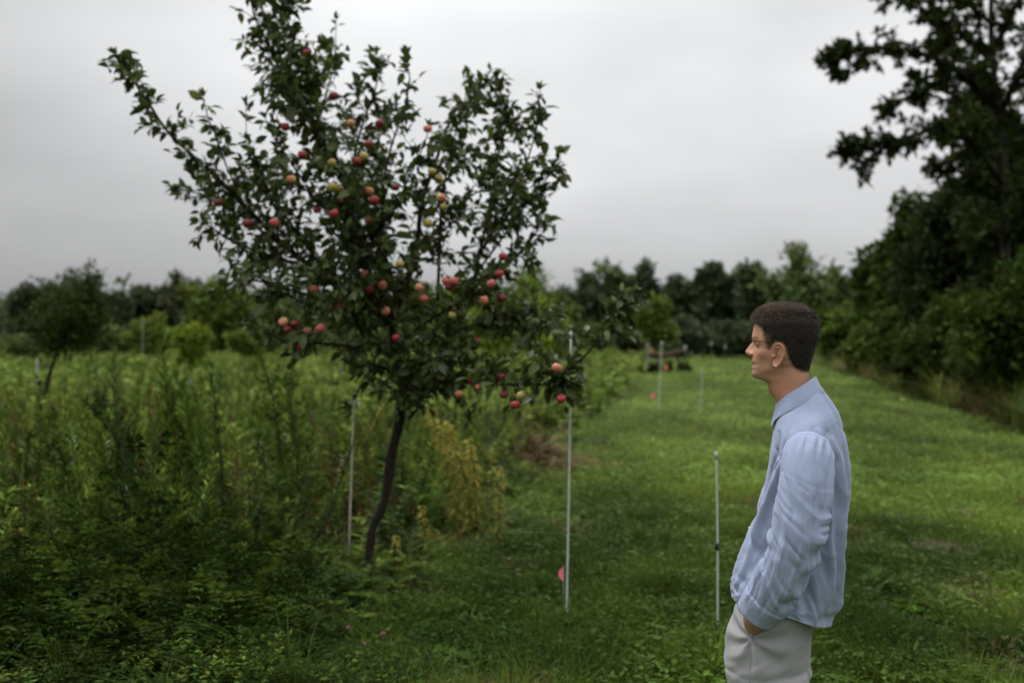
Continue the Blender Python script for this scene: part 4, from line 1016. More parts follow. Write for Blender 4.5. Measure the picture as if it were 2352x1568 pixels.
# nose
nr = []
for cy, fx, hw, bx in [(478, 474, .006, 540), (500, 458, .0065, 540), (525, 434, .0075, 540), (550, 418, .0095, 545), (568, 405, .0120, 545), (580, 403, .0150, 545), (594, 413, .0172, 540), (610, 434, .0162, 540), (624, 455, .012, 535)]:
    f, b = H2(fx, cy), H2(bx, cy); a = np.linspace(-PI / 2, PI / 2, 13); A = np.concatenate([a, np.linspace(PI / 2, 3 * PI / 2, 5)[1:-1]])
    u = b[0] + np.where(np.cos(A) > 0, (f[0] - b[0]) * np.cos(A) ** .8 if False else (f[0] - b[0]) * np.abs(np.cos(A)) ** .9, -.004)
    nr.append(np.stack([u, hw * np.sin(A) * (1 + .9 * (1 - np.clip((u - b[0]) / (f[0] - b[0]), 0, 1))), np.full(len(A), f[2])], -1))
vv, f3, f4 = ringmesh(np.array(nr)); bodyb.add(vv, f3, f4)
# ears: rim tube, thin shell behind it, lobe, tragus
EO = [(688, 585, 0), (678, 545, .1), (692, 513, .35), (722, 501, .7), (752, 514, .95), (770, 552, 1), (768, 600, 1), (750, 645, .85), (724, 684, .6), (698, 704, .4), (678, 692, .25), (672, 662, .05)]
for sd in (1, -1):
    def EP(x, y, o): p = H2(x, y, 0); return np.array([p[0], sd * (.0685 + .019 * o), p[2]])
    p = smoothpath([EP(*q) for q in EO], 40)
    r = np.interp(np.linspace(0, 1, 40), [0, .2, .6, .85, 1], [.0026, .0034, .0034, .0048, .0035]); v, f3, f4 = tube(p, r, 8); bodyb.add(v, f3, f4)
    g = []
    for k in (0, .3, .6, 1.0):
        c_ = EP(712, 600, .25); q = c_ + (p - c_) * k; q[:, 1] -= sd * .004 * (1 - k) * 1.5; g.append(q)
    g = np.array(g); gb_ = g.copy(); gb_[:, :, 1] -= sd * .0045
    v, f3, f4 = ringmesh(np.concatenate([g, gb_[::-1]]), True); bodyb.add(v, f3, f4)
    v, f3, f4 = tube([EP(668, 625, -.1), EP(682, 612, .25), EP(692, 602, .42)], [.006, .005, .003], 8); bodyb.add(v, f3, f4)
    v, f3, f4 = tube(smoothpath([EP(700, 540, .35), EP(730, 540, .55), EP(738, 580, .6), (EP(722, 640, .45))], 16), .0026, 6); bodyb.add(v, f3, f4)
    v, f3, f4 = tube([EP(742, 600, -.3), EP(745, 600, .3), EP(750, 600, .7)], [.012, .011, .007], 8); bodyb.add(v, f3, f4)
# ------------------------------------------------------------------ torso under the shirt, arms, hands, legs, feet
TR = [((1790, 935), (1874, 880), .066, 0), ((1783, 950), (1888, 893), .092, .004), ((1781, 972), (1906, 915), .130, .012), ((1778, 1003), (1926, 950), .168, .010), ((1772, 1042), (1941, 1003), .182, .008), ((1765, 1082), (1948, 1062), .176, 0),
      ((1754, 1130), (1948, 1122), .170, 0), ((1740, 1180), (1945, 1182), .165, 0), ((1724, 1230), (1941, 1236), .165, 0), ((1706, 1280), (1935, 1290), .170, 0), ((1693, 1322), (1928, 1340), .176, 0), ((1689, 1350), (1918, 1386), .181, 0), ((1694, 1370), (1903, 1424), .184, 0)]
def torso_ring(k, n=48, shrink=1.0, nexp=2.35, side=0.0):
    (xf, yf), (xb, yb), w, dr = k; f, b = uv(xf, yf), uv(xb, yb); t = np.linspace(0, 2 * PI, n, endpoint=False); c, s = np.cos(t), np.sin(t)
    uc = (f[0] + b[0]) / 2; a = (f[0] - b[0]) / 2
    u = uc + a * shrink * sup(c, nexp); v = w * shrink * sup(s, nexp)
    zf = np.clip((u - b[0]) / (f[0] - b[0]), 0, 1); z = b[2] + (f[2] - b[2]) * zf - dr * np.abs(s) ** 2 + side * np.abs(s) ** 3
    return np.stack([u, v, z], -1)
def lerp_rings(keys, m, **kw):
    a = np.array([torso_ring(k, **kw) for k in keys]); t = np.linspace(0, len(keys) - 1, m); sh = a.shape[1:]
    return smoothpath(a.reshape(len(keys), -1), m).reshape(m, *sh)
vv, f3, f4 = ringmesh(lerp_rings(TR, 40, shrink=.86)[:36]); bodyb.add(vv, f3, f4)
ARM = [uv(1868, 1002, .095), uv(1860, 1022, .145), uv(1854, 1050, .180), uv(1849, 1092, .208), uv(1844, 1136, .228), uv(1836, 1200, .246), uv(1822, 1265, .252), uv(1800, 1318, .245), uv(1768, 1368, .228), uv(1733, 1412, .207)]
WR = uv(1731, 1440, .158)
armp = smoothpath([uv(1860, 1010, .09), uv(1854, 1025, .14)] + ARM[3:] + [WR], 60)
sgnv = np.array([1, -1, 1])
for sd in (1, -1):
    m = np.array([1, sd, 1])
    v, f3, f4 = tube(armp * m, np.interp(np.linspace(0, 1, 60), [0, .15, .4, .65, .8, 1], [.036, .044, .047, .040, .035, .026]), 16); bodyb.add(v, f3, f4)
    # hand going down into the pocket: palm, four fingers, thumb
    hd_ = unit(uv(1752, 1530, .090) - WR); wr = WR
    sidev = unit(np.array([.75, -.05, .35]) - hd_ * (np.array([.75, -.05, .35]) @ hd_)); nrm_ = np.cross(hd_, sidev)
    pr_ = []
    for t_, hw, hh in ((-.02, .026, .021), (.0, .027, .020), (.03, .034, .016), (.06, .042, .0145), (.09, .042, .0135), (.1, .038, .011)):
        a = np.linspace(0, 2 * PI, 20, endpoint=False); pr_.append((wr + hd_ * t_)[None] + sidev * (hw * sup(np.cos(a), 2.8))[:, None] + nrm_ * (hh * np.sin(a))[:, None])
    v, f3, f4 = ringmesh(np.array(pr_)); bodyb.add(v * m, f3, f4)
    for off, L, r in ((.031, .070, .0088), (.0105, .078, .0092), (-.0105, .073, .0088), (-.031, .057, .0078)):
        b_ = wr + hd_ * .088 + sidev * off; q = [b_, b_ + hd_ * L * .45, b_ + hd_ * L * .75 - nrm_ * .010, b_ + hd_ * L * .93 - nrm_ * .024]
        v, f3, f4 = tube(smoothpath(np.array(q) * m, 12), r * np.interp(np.linspace(0, 1, 12), [0, .45, .5, .9, 1], [1, .95, 1, .85, .5]), 10); bodyb.add(v, f3, f4)
    b_ = wr + hd_ * .025 + sidev * .026
    v, f3, f4 = tube(smoothpath(np.array([b_, b_ + hd_ * .03 + sidev * .024, b_ + hd_ * .06 + sidev * .032, b_ + hd_ * .085 + sidev * .028]) * m, 12), np.array([.013] * 4 + [.011] * 5 + [.010, .009, .006]), 10); bodyb.add(v, f3, f4)
    hip = uv(1775, 1400, 0); kn = uv(1768, 1620, 0)
    LEG = [np.array([hip[0], .085, hip[2]]), np.array([kn[0], .088, .62]), np.array([kn[0] + .01, .09, .48]), np.array([kn[0] - .015, .092, .25]), np.array([kn[0] - .02, .095, .07])]
    lp = smoothpath(np.array(LEG) * m, 40)
    v, f3, f4 = tube(lp, np.interp(np.linspace(0, 1, 40), [0, .3, .5, .65, 1], [.088, .078, .054, .052, .036]), 18, ref=[1, 0, 0]); bodyb.add(v, f3, f4)
    an = lp[-1]
    fr = []
    for t_, hw, hh, zz in ((-.055, .028, .03, .045), (-.03, .034, .05, .055), (.02, .036, .05, .06), (.08, .042, .03, .042), (.13, .044, .022, .034), (.17, .036, .016, .03), (.185, .02, .010, .028)):
        a = np.linspace(0, 2 * PI, 16, endpoint=False); fr.append(np.stack([np.full(16, an[0] + t_), an[1] + hw * np.cos(a), zz + hh * np.sin(a)], -1))
    v, f3, f4 = ringmesh(np.array(fr)); bodyb.add(v, f3, f4)
pz = uv(1780, 1330); vv, f3, f4 = ringmesh(np.array([np.stack([uv(1780, y)[0] + a_ * np.cos(th), w_ * np.sin(th), np.full(N_, uv(1780, y)[2])], -1) for y, a_, w_ in ((1310, .09, .15), (1380, .10, .165), (1440, .105, .165), (1480, .08, .13))])); bodyb.add(vv, f3, f4)

bm_, v = eval_mods(bodyb, 'body', .0027, 4, .5)
nn = normals(bm_)
def bump(p, sig, amt, along=None, both=True):
    global v
    for sd in ((1, -1) if both else (1,)):
        q = np.array([p[0], p[1] * sd, p[2]]); w = np.exp(-((v - q) ** 2 / np.asarray(sig) ** 2).sum(1))[:, None]
        a = nn if along is None else np.array(along, float) * np.array([1, sd, 1])
        v = v + w * amt * a
ey = H2(500, 512); mo = H2(474, 688); br = H2(466, 452)
bump((ey[0] - .006, .033, ey[2] - .001), (.018, .017, .011), -.0062, (1, .15, 0))            # eye sockets
bump((br[0] - .004, .028, br[2]), (.02, .024, .007), .0014, (1, .1, 0))                     # brow ridge
bump((H2(560, 590)[0], .056, H2(560, 585)[2]), (.02, .02, .013), .0035)                     # cheekbone
bump((H2(575, 660)[0], .055, H2(575, 670)[2]), (.022, .02, .016), -.003)                    # hollow of the cheek
bump((mo[0] + .002, 0, H2(0, 662)[2]), (.012, .020, .0045), .0022, (1, 0, 0), False)
bump((mo[0] + .002, 0, H2(0, 708)[2]), (.012, .017, .0050), .0028, (1, 0, 0), False)
bump((mo[0] + .001, 0, mo[2]), (.012, .024, .0022), -.0040, (1, 0, 0), False)
bump((mo[0] - .002, .026, mo[2]), (.008, .005, .006), -.0025)
bump((mo[0], 0, H2(0, 737)[2]), (.012, .018, .005), -.0022, (1, 0, 0), False)
bump((H2(462, 770)[0], 0, H2(0, 772)[2]), (.02, .017, .009), .002, (1, 0, 0), False)
bump((H2(640, 720)[0], .055, H2(640, 735)[2]), (.018, .02, .010), .0035)                    # corner of the jaw
bump((H2(625, 935)[0], 0, H2(0, 925)[2]), (.012, .012, .014), .004, (1, 0, 0), False)       # throat
bump((H2(455, 600)[0], .0165, H2(0, 601)[2]), (.007, .006, .006), .0030, (0, 1, 0))           # wings of the nose
bump((H2(488, 610)[0], .017, H2(0, 612)[2]), (.004, .006, .010), -.0022)
bump((H2(700, 604)[0], .074, H2(0, 604)[2]), (.005, .012, .007), -.006, (0, 1, 0))          # ear opening
v = v + nn * (.0004 * fbm(v * 160, 2))[:, None]
setv(bm_, v)
HP = np.array([(470, 318), (520, 332), (558, 345), (572, 400), (582, 450), (596, 500), (606, 545), (640, 572), (662, 548), (676, 512), (700, 488), (745, 492), (778, 540), (790, 605), (812, 660), (850, 715), (905, 752), (990, 758), (1120, 740), (1120, 60), (400, 60), (400, 318)])
def inpoly(x, y, P):
    r = np.zeros(len(x), bool); j = len(P) - 1
    for i in range(len(P)):
        r ^= ((P[i, 1] > y) != (P[j, 1] > y)) & (x < (P[j, 0] - P[i, 0]) * (y - P[i, 1]) / (P[j, 1] - P[i, 1] + 1e-9) + P[i, 0]); j = i
    return r
def polydist(x, y, P):
    d = np.full(len(x), 1e9)
    for i in range(len(P)):
        a, b = P[i], P[(i + 1) % len(P)]; ab = b - a; t_ = np.clip(((x - a[0]) * ab[0] + (y - a[1]) * ab[1]) / (ab @ ab), 0, 1)
        d = np.minimum(d, np.hypot(x - a[0] - t_ * ab[0], y - a[1] - t_ * ab[1]))
    return d
def HAIRSKIN():
    global c
    k = np.clip(polydist(cx_, cy_, HP) / 34, 0, 1) * (inpoly(cx_, cy_, HP) & (v[:, 2] > H2(0, 800)[2]) & ~((np.abs(v[:, 1]) > .0765) & (cx_ < 790) & (cx_ > 650)))
    k = (k * (.80 + .2 * fbm(v * 300, 2)))[:, None]; c = c * (1 - k) + np.array([.040, .027, .019]) * k
SK = np.array([.44, .235, .145])
c = np.repeat(SK[None], len(v), 0) * (1 + .10 * fbm(v * 45, 3))[:, None]
def skinmix(p, sig, col, amt, both=True):
    global c
    for sd in ((1, -1) if both else (1,)):
        w = np.clip(np.exp(-((v - np.array([p[0], p[1] * sd, p[2]])) ** 2 / np.asarray(sig) ** 2).sum(1)) * amt, 0, 1)[:, None]; c = c * (1 - w) + np.array(col) * w
skinmix((mo[0], 0, mo[2]), (.013, .022, .0085), (.30, .10, .075), .8, False)
skinmix((H2(405, 578)[0], 0, H2(0, 580)[2]), (.02, .02, .012), (.46, .19, .15), .55, False)
skinmix((H2(720, 600)[0], .08, H2(0, 590)[2]), (.03, .03, .03), (.43, .18, .12), .5)
skinmix((H2(560, 600)[0], .06, H2(0, 600)[2]), (.02, .03, .018), (.42, .19, .125), .5)
skinmix((H2(560, 755)[0], .04, H2(0, 760)[2]), (.045, .04, .022), (.27, .165, .115), .55)     # shaved jaw
skinmix((H2(800, 900)[0], .04, H2(0, 900)[2]), (.06, .08, .04), (.36, .15, .085), .6)
cx_, cy_ = (v[:, 0] - H2(0, 0)[0]) / ((H2(1000, 0)[0] - H2(0, 0)[0]) / 1000), (v[:, 2] - H2(0, 0)[2]) / ((H2(0, 1000)[2] - H2(0, 0)[2]) / 1000)
HAIRSKIN()
c = c * np.exp(.10 * fbm(v * 420, 2) + .06 * fbm(v * 25 + 5, 2))[:, None]
setcol(bm_, c)
M_SKIN, t, p = newmat('skin')
a = t.nodes.new('ShaderNodeAttribute'); a.attribute_name = 'Col'; t.links.new(a.outputs['Color'], p.inputs['Base Color'])
p.inputs['Roughness'].default_value = .5; p.inputs['Specular IOR Level'].default_value = .35
p.inputs['Subsurface Weight'].default_value = .12; p.inputs['Subsurface Radius'].default_value = (.006, .002, .001); p.inputs['Subsurface Scale'].default_value = 1.0
body = link('body', bm_, M_SKIN, man)
# eyes
M_EYE, t, p = newmat('eye')
a = t.nodes.new('ShaderNodeAttribute'); a.attribute_name = 'Col'; t.links.new(a.outputs['Color'], p.inputs['Base Color']); p.inputs['Roughness'].default_value = .12
for sd in (1, -1):
    mb = MB(); tt = np.linspace(.02, PI - .02, 20); aa = np.linspace(0, 2 * PI, 20, endpoint=False); R = .0118
    x = R * np.cos(tt); r = R * np.sin(tt); g = np.stack([np.repeat(x[:, None], 20, 1), r[:, None] * np.cos(aa), r[:, None] * np.sin(aa)], -1)
    vv, f3, f4 = ringmesh(g); cc = np.where((np.degrees(np.arctan2(np.hypot(vv[:, 1], vv[:, 2]), vv[:, 0])) < 12)[:, None], [.01, .01, .01], np.where((np.degrees(np.arctan2(np.hypot(vv[:, 1], vv[:, 2]), vv[:, 0])) < 29)[:, None], [.10, .13, .15], [.36, .32, .30]))
    EC = np.array([ey[0] - .0150, sd * .0295, ey[2]]); mb.add(vv + EC, f3, f4[:, ::-1], cc); mb.build('eye', M_EYE, body)
    for a0, a1, R2 in ((math.radians(11), math.radians(115), .0130), (math.radians(-115), math.radians(-24), .0127)):
        al, be = np.meshgrid(np.linspace(a0, a1, 16), np.radians(np.linspace(-78, 78, 20)), indexing='ij'); cb_ = np.cos(be)
        sh = np.stack([np.cos(al) * cb_, np.sin(be) * 1.12, np.sin(al) * cb_ * .95], -1); i = np.arange(320).reshape(16, 20); F_ = np.stack([i[:-1, :-1], i[:-1, 1:], i[1:, 1:], i[1:, :-1]], -1).reshape(-1, 4)
        mb = MB(); mb.add(sh * R2 + EC, None, F_, SK * .92); mb.add(sh * (R2 - .0009) + EC, None, F_[:, ::-1], SK * .8); mb.build('eyelid', M_SKIN, body)
        if a0 > 0:
            e_ = sh[0] * (R2 + .0004) + EC; v_, f3_, f4_ = tube(e_, .0007, 5); mb = MB(); mb.add(v_, f3_, f4_, (.012, .008, .006))
            q_ = e_[np.random.default_rng(3).integers(0, 20, 60)]; leaves(mb, q_, np.repeat([[1, .25 * sd, .25]], 60, 0) + np.random.default_rng(4).normal(0, .2, (60, 3)), np.repeat([[0, 0, 1.0]], 60, 0), .006, .0006, (.05, .03, .02), STRIP); mb.build('eyelashes', M_SKIN, body)
# ------------------------------------------------------------------ hair
bvh = BVHTree.FromPolygons([tuple(q) for q in v], [tuple(q.vertices) for q in bm_.polygons])
o2 = H2(0, 0); ux = (H2(1000, 0)[0] - o2[0]) / 1000; zy = (H2(0, 1000)[2] - o2[2]) / 1000
def crop(p): return (p[:, 0] - o2[0]) / ux, (p[:, 2] - o2[2]) / zy
nv = normals(bm_)
cx_, cy_ = crop(v); onhead = (v[:, 2] > H2(0, 800)[2]) & (np.abs(v[:, 1]) < .0755 + .002)
scalp = inpoly(cx_, cy_, HP) & onhead
earish = (np.abs(v[:, 1]) > .0765) & (cx_ < 790) & (cx_ > 650)
scalp &= ~earish
thick = lambda x, y: np.interp(y, [150, 230, 330, 430, 520, 650, 760], [.0085, .0085, .0072, .0052, .0040, .003, .0015]) * np.where((x < 640) & (y > 350), .55, 1.0) * np.where((x < 640) & (y <= 350), 1.15, 1.0)
HC = np.array([.019, .0138, .0100])
# cap: the scalp faces lifted by the thickness of the hair
ed = np.clip(polydist(cx_, cy_, HP) / 45, .12, 1)
rag = (polydist(cx_, cy_, HP) > 16 + 18 * fbm(v * 260, 2) + np.where(cx_ < 640, 12, 6)) & ~((cx_ < 668) & (cy_ > 385 + (cx_ - 560) * .55 + 26 * fbm(v * 150, 2)))
fidx = [q.vertices[:] for q in bm_.polygons if all(scalp[i] and rag[i] for i in q.vertices)]
fi = np.array([f for f in fidx if len(f) == 4]); used, inv = np.unique(fi, return_inverse=True)
lift = (thick(cx_, cy_) * .80 * ed * (1 + .22 * fbm(v * [70, 120, 90], 2)))[:, None] * nv
hb = MB(); hb.add((v + lift)[used], None, inv.reshape(-1, 4), HC * .9)
# strands
rng = np.random.default_rng(61)
si = np.where(scalp)[0]; ns = 30000; si = si[rng.random(len(si)) < np.clip(ed[si] * 1.25, .1, 1) * np.where((cx_[si] < 655) & (cy_[si] > 380), .8, 1)]; si = rng.choice(si, ns); P = v[si] + lift[si] * .78 * rag[si][:, None] + rng.normal(0, .0012, (ns, 3)); Nn = nv[si]; X_, Y_ = cx_[si], cy_[si]
e_ = ed[si]; L = np.interp(Y_, [150, 260, 340, 430, 560, 760], [.017, .017, .014, .0095, .007, .005]) * np.where((X_ < 640) & (Y_ > 350), .55, 1) * np.exp(rng.normal(0, .14, ns)) * np.clip(e_ * 1.6, .4, 1)
topw = np.clip((340 - Y_) / 120, 0, 1)[:, None]
frontw = np.clip((640 - X_) / 140, 0, 1)[:, None] * np.clip((360 - Y_) / 60, 0, 1)[:, None]
comb = topw * (np.array([.55, 0, .35]) + np.stack([0 * X_, np.sign(P[:, 1]) * .1, 0 * X_], -1)) + (1 - topw) * np.array([-.5, 0, -.75]) + frontw * np.array([.15, 0, .05])
D = unit(comb * (1 + .5 * topw) + Nn * (.34 + .02 * topw) + rng.normal(0, .11, (ns, 3)))
B = unit(np.cross(D, Nn) + rng.normal(0, .3, (ns, 3))); Wd = .00048
bend = -Nn * .28 - np.array([0, 0, .12]); rows = []
for s_ in (0, .4, .75, 1.0):
    q = P + D * (L * s_)[:, None] + bend * (L * s_ ** 2 * .6)[:, None]; w_ = Wd * (1 - .75 * s_); rows.append(np.stack([q - B * w_, q + B * w_], 1))
hv = np.stack(rows, 1).reshape(-1, 3); off = (np.arange(ns) * 8)[:, None, None]
hc = HC * np.exp(rng.normal(0, .3, (ns, 1))) * (1 + 4.6 * topw * np.clip(1.25 - (X_ - 460)[:, None] / 700, .25, 1.2) * np.array([1, .90, .80])) ; hc = hc * np.where((X_ < 655) & (Y_ > 370), 2.2, 1.0)[:, None]; hc = np.repeat(hc, 8, 0)  # top and front strands lightened: sky sheen put into the hair colour
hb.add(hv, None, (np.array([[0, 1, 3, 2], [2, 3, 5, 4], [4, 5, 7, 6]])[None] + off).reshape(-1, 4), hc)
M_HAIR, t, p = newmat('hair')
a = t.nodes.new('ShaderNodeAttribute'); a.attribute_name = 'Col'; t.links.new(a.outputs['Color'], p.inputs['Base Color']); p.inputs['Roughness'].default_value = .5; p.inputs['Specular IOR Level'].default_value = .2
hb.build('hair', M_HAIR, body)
# eyebrows
for sd in (1, -1):
    mb = MB(); n = 130; t_ = rng.random(n) ** .8; q = np.array([H2(472, 462)[0] - .002 - .020 * t_ ** 1.7, sd * (.014 + .036 * t_), H2(0, 458)[2] + .004 * np.sin(t_ * 2.4) + rng.normal(0, .0016, n)]).T
    out_ = []
    for k in range(n):
        loc, nm, _, _ = bvh.find_nearest(Vector(q[k])); out_.append([*loc, *nm])
    out_ = np.array(out_); D = np.stack([-.5 - t_, sd * (.8 + 0 * t_), .3 - .8 * t_], -1) + out_[:, 3:] * .25 + rng.normal(0, .2, (n, 3))
    leaves(mb, out_[:, :3], D, out_[:, 3:] + rng.normal(0, .2, (n, 3)), .0060, .0006, HC * 6.0, STRIP); mb.build('eyebrow', M_HAIR, body)

# ------------------------------------------------------------------ shirt
M_SHIRT, t, p = newmat('oxford_cloth')
tcx = t.nodes.new('ShaderNodeTexCoord'); wv1 = t.nodes.new('ShaderNodeTexNoise'); wv1.inputs['Scale'].default_value = 900; wv1.inputs['Detail'].default_value = 2
mp_ = t.nodes.new('ShaderNodeMapping'); mp_.inputs['Scale'].default_value = (1, 1, .35); t.links.new(tcx.outputs['Object'], mp_.inputs[0]); t.links.new(mp_.outputs[0], wv1.inputs['Vector'])
big = t.nodes.new('ShaderNodeTexNoise'); big.inputs['Scale'].default_value = 9; t.links.new(tcx.outputs['Object'], big.inputs['Vector'])
cr = t.nodes.new('ShaderNodeValToRGB'); cr.color_ramp.elements[0].position = .3; cr.color_ramp.elements[1].position = .7
cr.color_ramp.elements[0].color = (.228, .270, .395, 1); cr.color_ramp.elements[1].color = (.305, .352, .490, 1)
t.links.new(wv1.outputs['Fac'], cr.inputs[0]); t.links.new(cr.outputs[0], p.inputs['Base Color'])
bp = t.nodes.new('ShaderNodeBump'); bp.inputs['Strength'].default_value = .12; bp.inputs['Distance'].default_value = .002; t.links.new(wv1.outputs['Fac'], bp.inputs['Height']); t.links.new(bp.outputs[0], p.inputs['Normal'])
p.inputs['Roughness'].default_value = .85; p.inputs['Specular IOR Level'].default_value = .15; p.inputs['Sheen Weight'].default_value = .15
shirt = bpy.data.objects.new('shirt', None)
def ridge(q, o=2): return 1 - 2 * np.abs(fbm(q, o)) ** .8
def crease(q, o, w): return .35 - np.exp(-(fbm(q, o) / w) ** 2)
def grid_normals(g):
    du = np.roll(g, -1, 1) - np.roll(g, 1, 1); dv = np.gradient(g, axis=0); n = np.cross(dv, du); return unit(n)
nR, nS = 200, 240
g = lerp_rings(TR, nR, n=nS)
tt = np.linspace(0, 2 * PI, nS, endpoint=False); S_ = np.linspace(0, 1, nR)[:, None]
hemside = np.clip((S_ - .86) / .14, 0, 1) ** 1.5 * (np.abs(np.sin(tt)) ** 3)[None]
g[:, :, 2] += .028 * hemside
nrm2 = grid_normals(g); cen = g.mean(1, keepdims=True)
if ((g - cen) * nrm2).sum() < 0: nrm2 = -nrm2
ang = tt[None] + 0 * S_
q1 = np.stack([np.cos(ang) * 2.0, np.sin(ang) * 2.0, S_ * 1.6 + 0 * ang], -1)
h = .020 * np.clip((S_ - .22) * 1.4, 0, 1) * fbm(q1 * 1.6 + 3, 2)                                       # hanging folds
sl = np.stack([np.cos(ang) * 2.3 + S_ * 2.2, np.sin(ang) * 2.3, S_ * 6 + 1.2 * np.cos(ang)], -1)
h += .0065 * np.clip((S_ - .18) * 2, 0, 1) * (ridge(sl * 1.3, 3))
fr_ = np.exp(-((ang - 0) / .9) ** 2) + np.exp(-((ang - 2 * PI) / .9) ** 2)
h += .006 * fr_ * np.clip(1 - np.abs(S_ - .84) / .2, 0, 1) * ridge(np.stack([np.cos(ang), np.sin(ang) * 3, S_ * 16 + np.sin(ang) * 2], -1), 2)   # bunching at the belly
# long folds running from the armpit to the hem at the back, near side
for a0, a1, s0, s1, wd, am in ((1.9, 2.5, .25, .95, .10, .012), (2.3, 2.85, .3, 1.0, .12, .010), (1.55, 2.05, .45, 1.0, .10, -.010), (2.75, 2.95, .1, .7, .12, -.006), (1.0, .62, .3, .8, .11, .010), (.75, .35, .2, .62, .10, -.008), (1.25, .95, .55, 1.0, .09, .007)):
    for sg in (1, -1):
        k = np.clip((S_ - s0) / (s1 - s0), 0, 1); ac = a0 + (a1 - a0) * k + .05 * np.sin(k * 9); dlt = (sg * ang - ac + PI) % (2 * PI) - PI
        h += 2.1 * am * np.exp(-(dlt / wd) ** 2) * np.sin(PI * np.clip((S_ - s0) / (s1 - s0), 0, 1)) ** .6
h += .0075 * np.clip((S_ - .12) * 3, 0, 1) * crease(sl * [.8, .8, .55] + 51, 2, .09)
h += .0060 * np.exp(-((S_ - .36) / .16) ** 2) * np.exp(-((np.abs(np.sin(ang)) - .9) / .35) ** 2) * crease(np.stack([np.cos(ang) * 2 + S_ * 5, np.sin(ang), S_ * 7 - np.cos(ang) * 3], -1) + 3, 2, .14)
pl = np.minimum(ang, 2 * PI - ang) * .12
h += .0030 * (pl < .016) * 1.0                                                                           # button placket
h *= np.clip(S_ / .08, 0, 1)
g = g + nrm2 * h[..., None]
g = g + nrm2 * (.002 * np.clip((S_ - .975) / .02, 0, 1))[..., None]
inner = g[::-1][:14].copy(); ce = g[-1].mean(0); inner = inner - nrm2[::-1][:14] * .006
vv, f3, f4 = ringmesh(np.concatenate([g, inner]), False)
mb = MB(); mb.add(vv, f3, f4); shirt = mb.build('shirt', M_SHIRT, man)
sv = vv; sb_ = BVHTree.FromPolygons([tuple(x) for x in vv], [tuple(x) for x in f4])
_l, _n, _, _ = sb_.find_nearest(Vector(g[70, 0] + np.array([.2, 0, 0]))); OUT_ = 1 if _n.x > 0 else -1
def snap(pts, off=.0):
    r = []
    for q in pts:
        loc, nm, _, _ = sb_.find_nearest(Vector(q)); d = Vector(q) - loc; r.append(np.array(loc) + np.array(nm) * off * OUT_)
    return np.array(r)
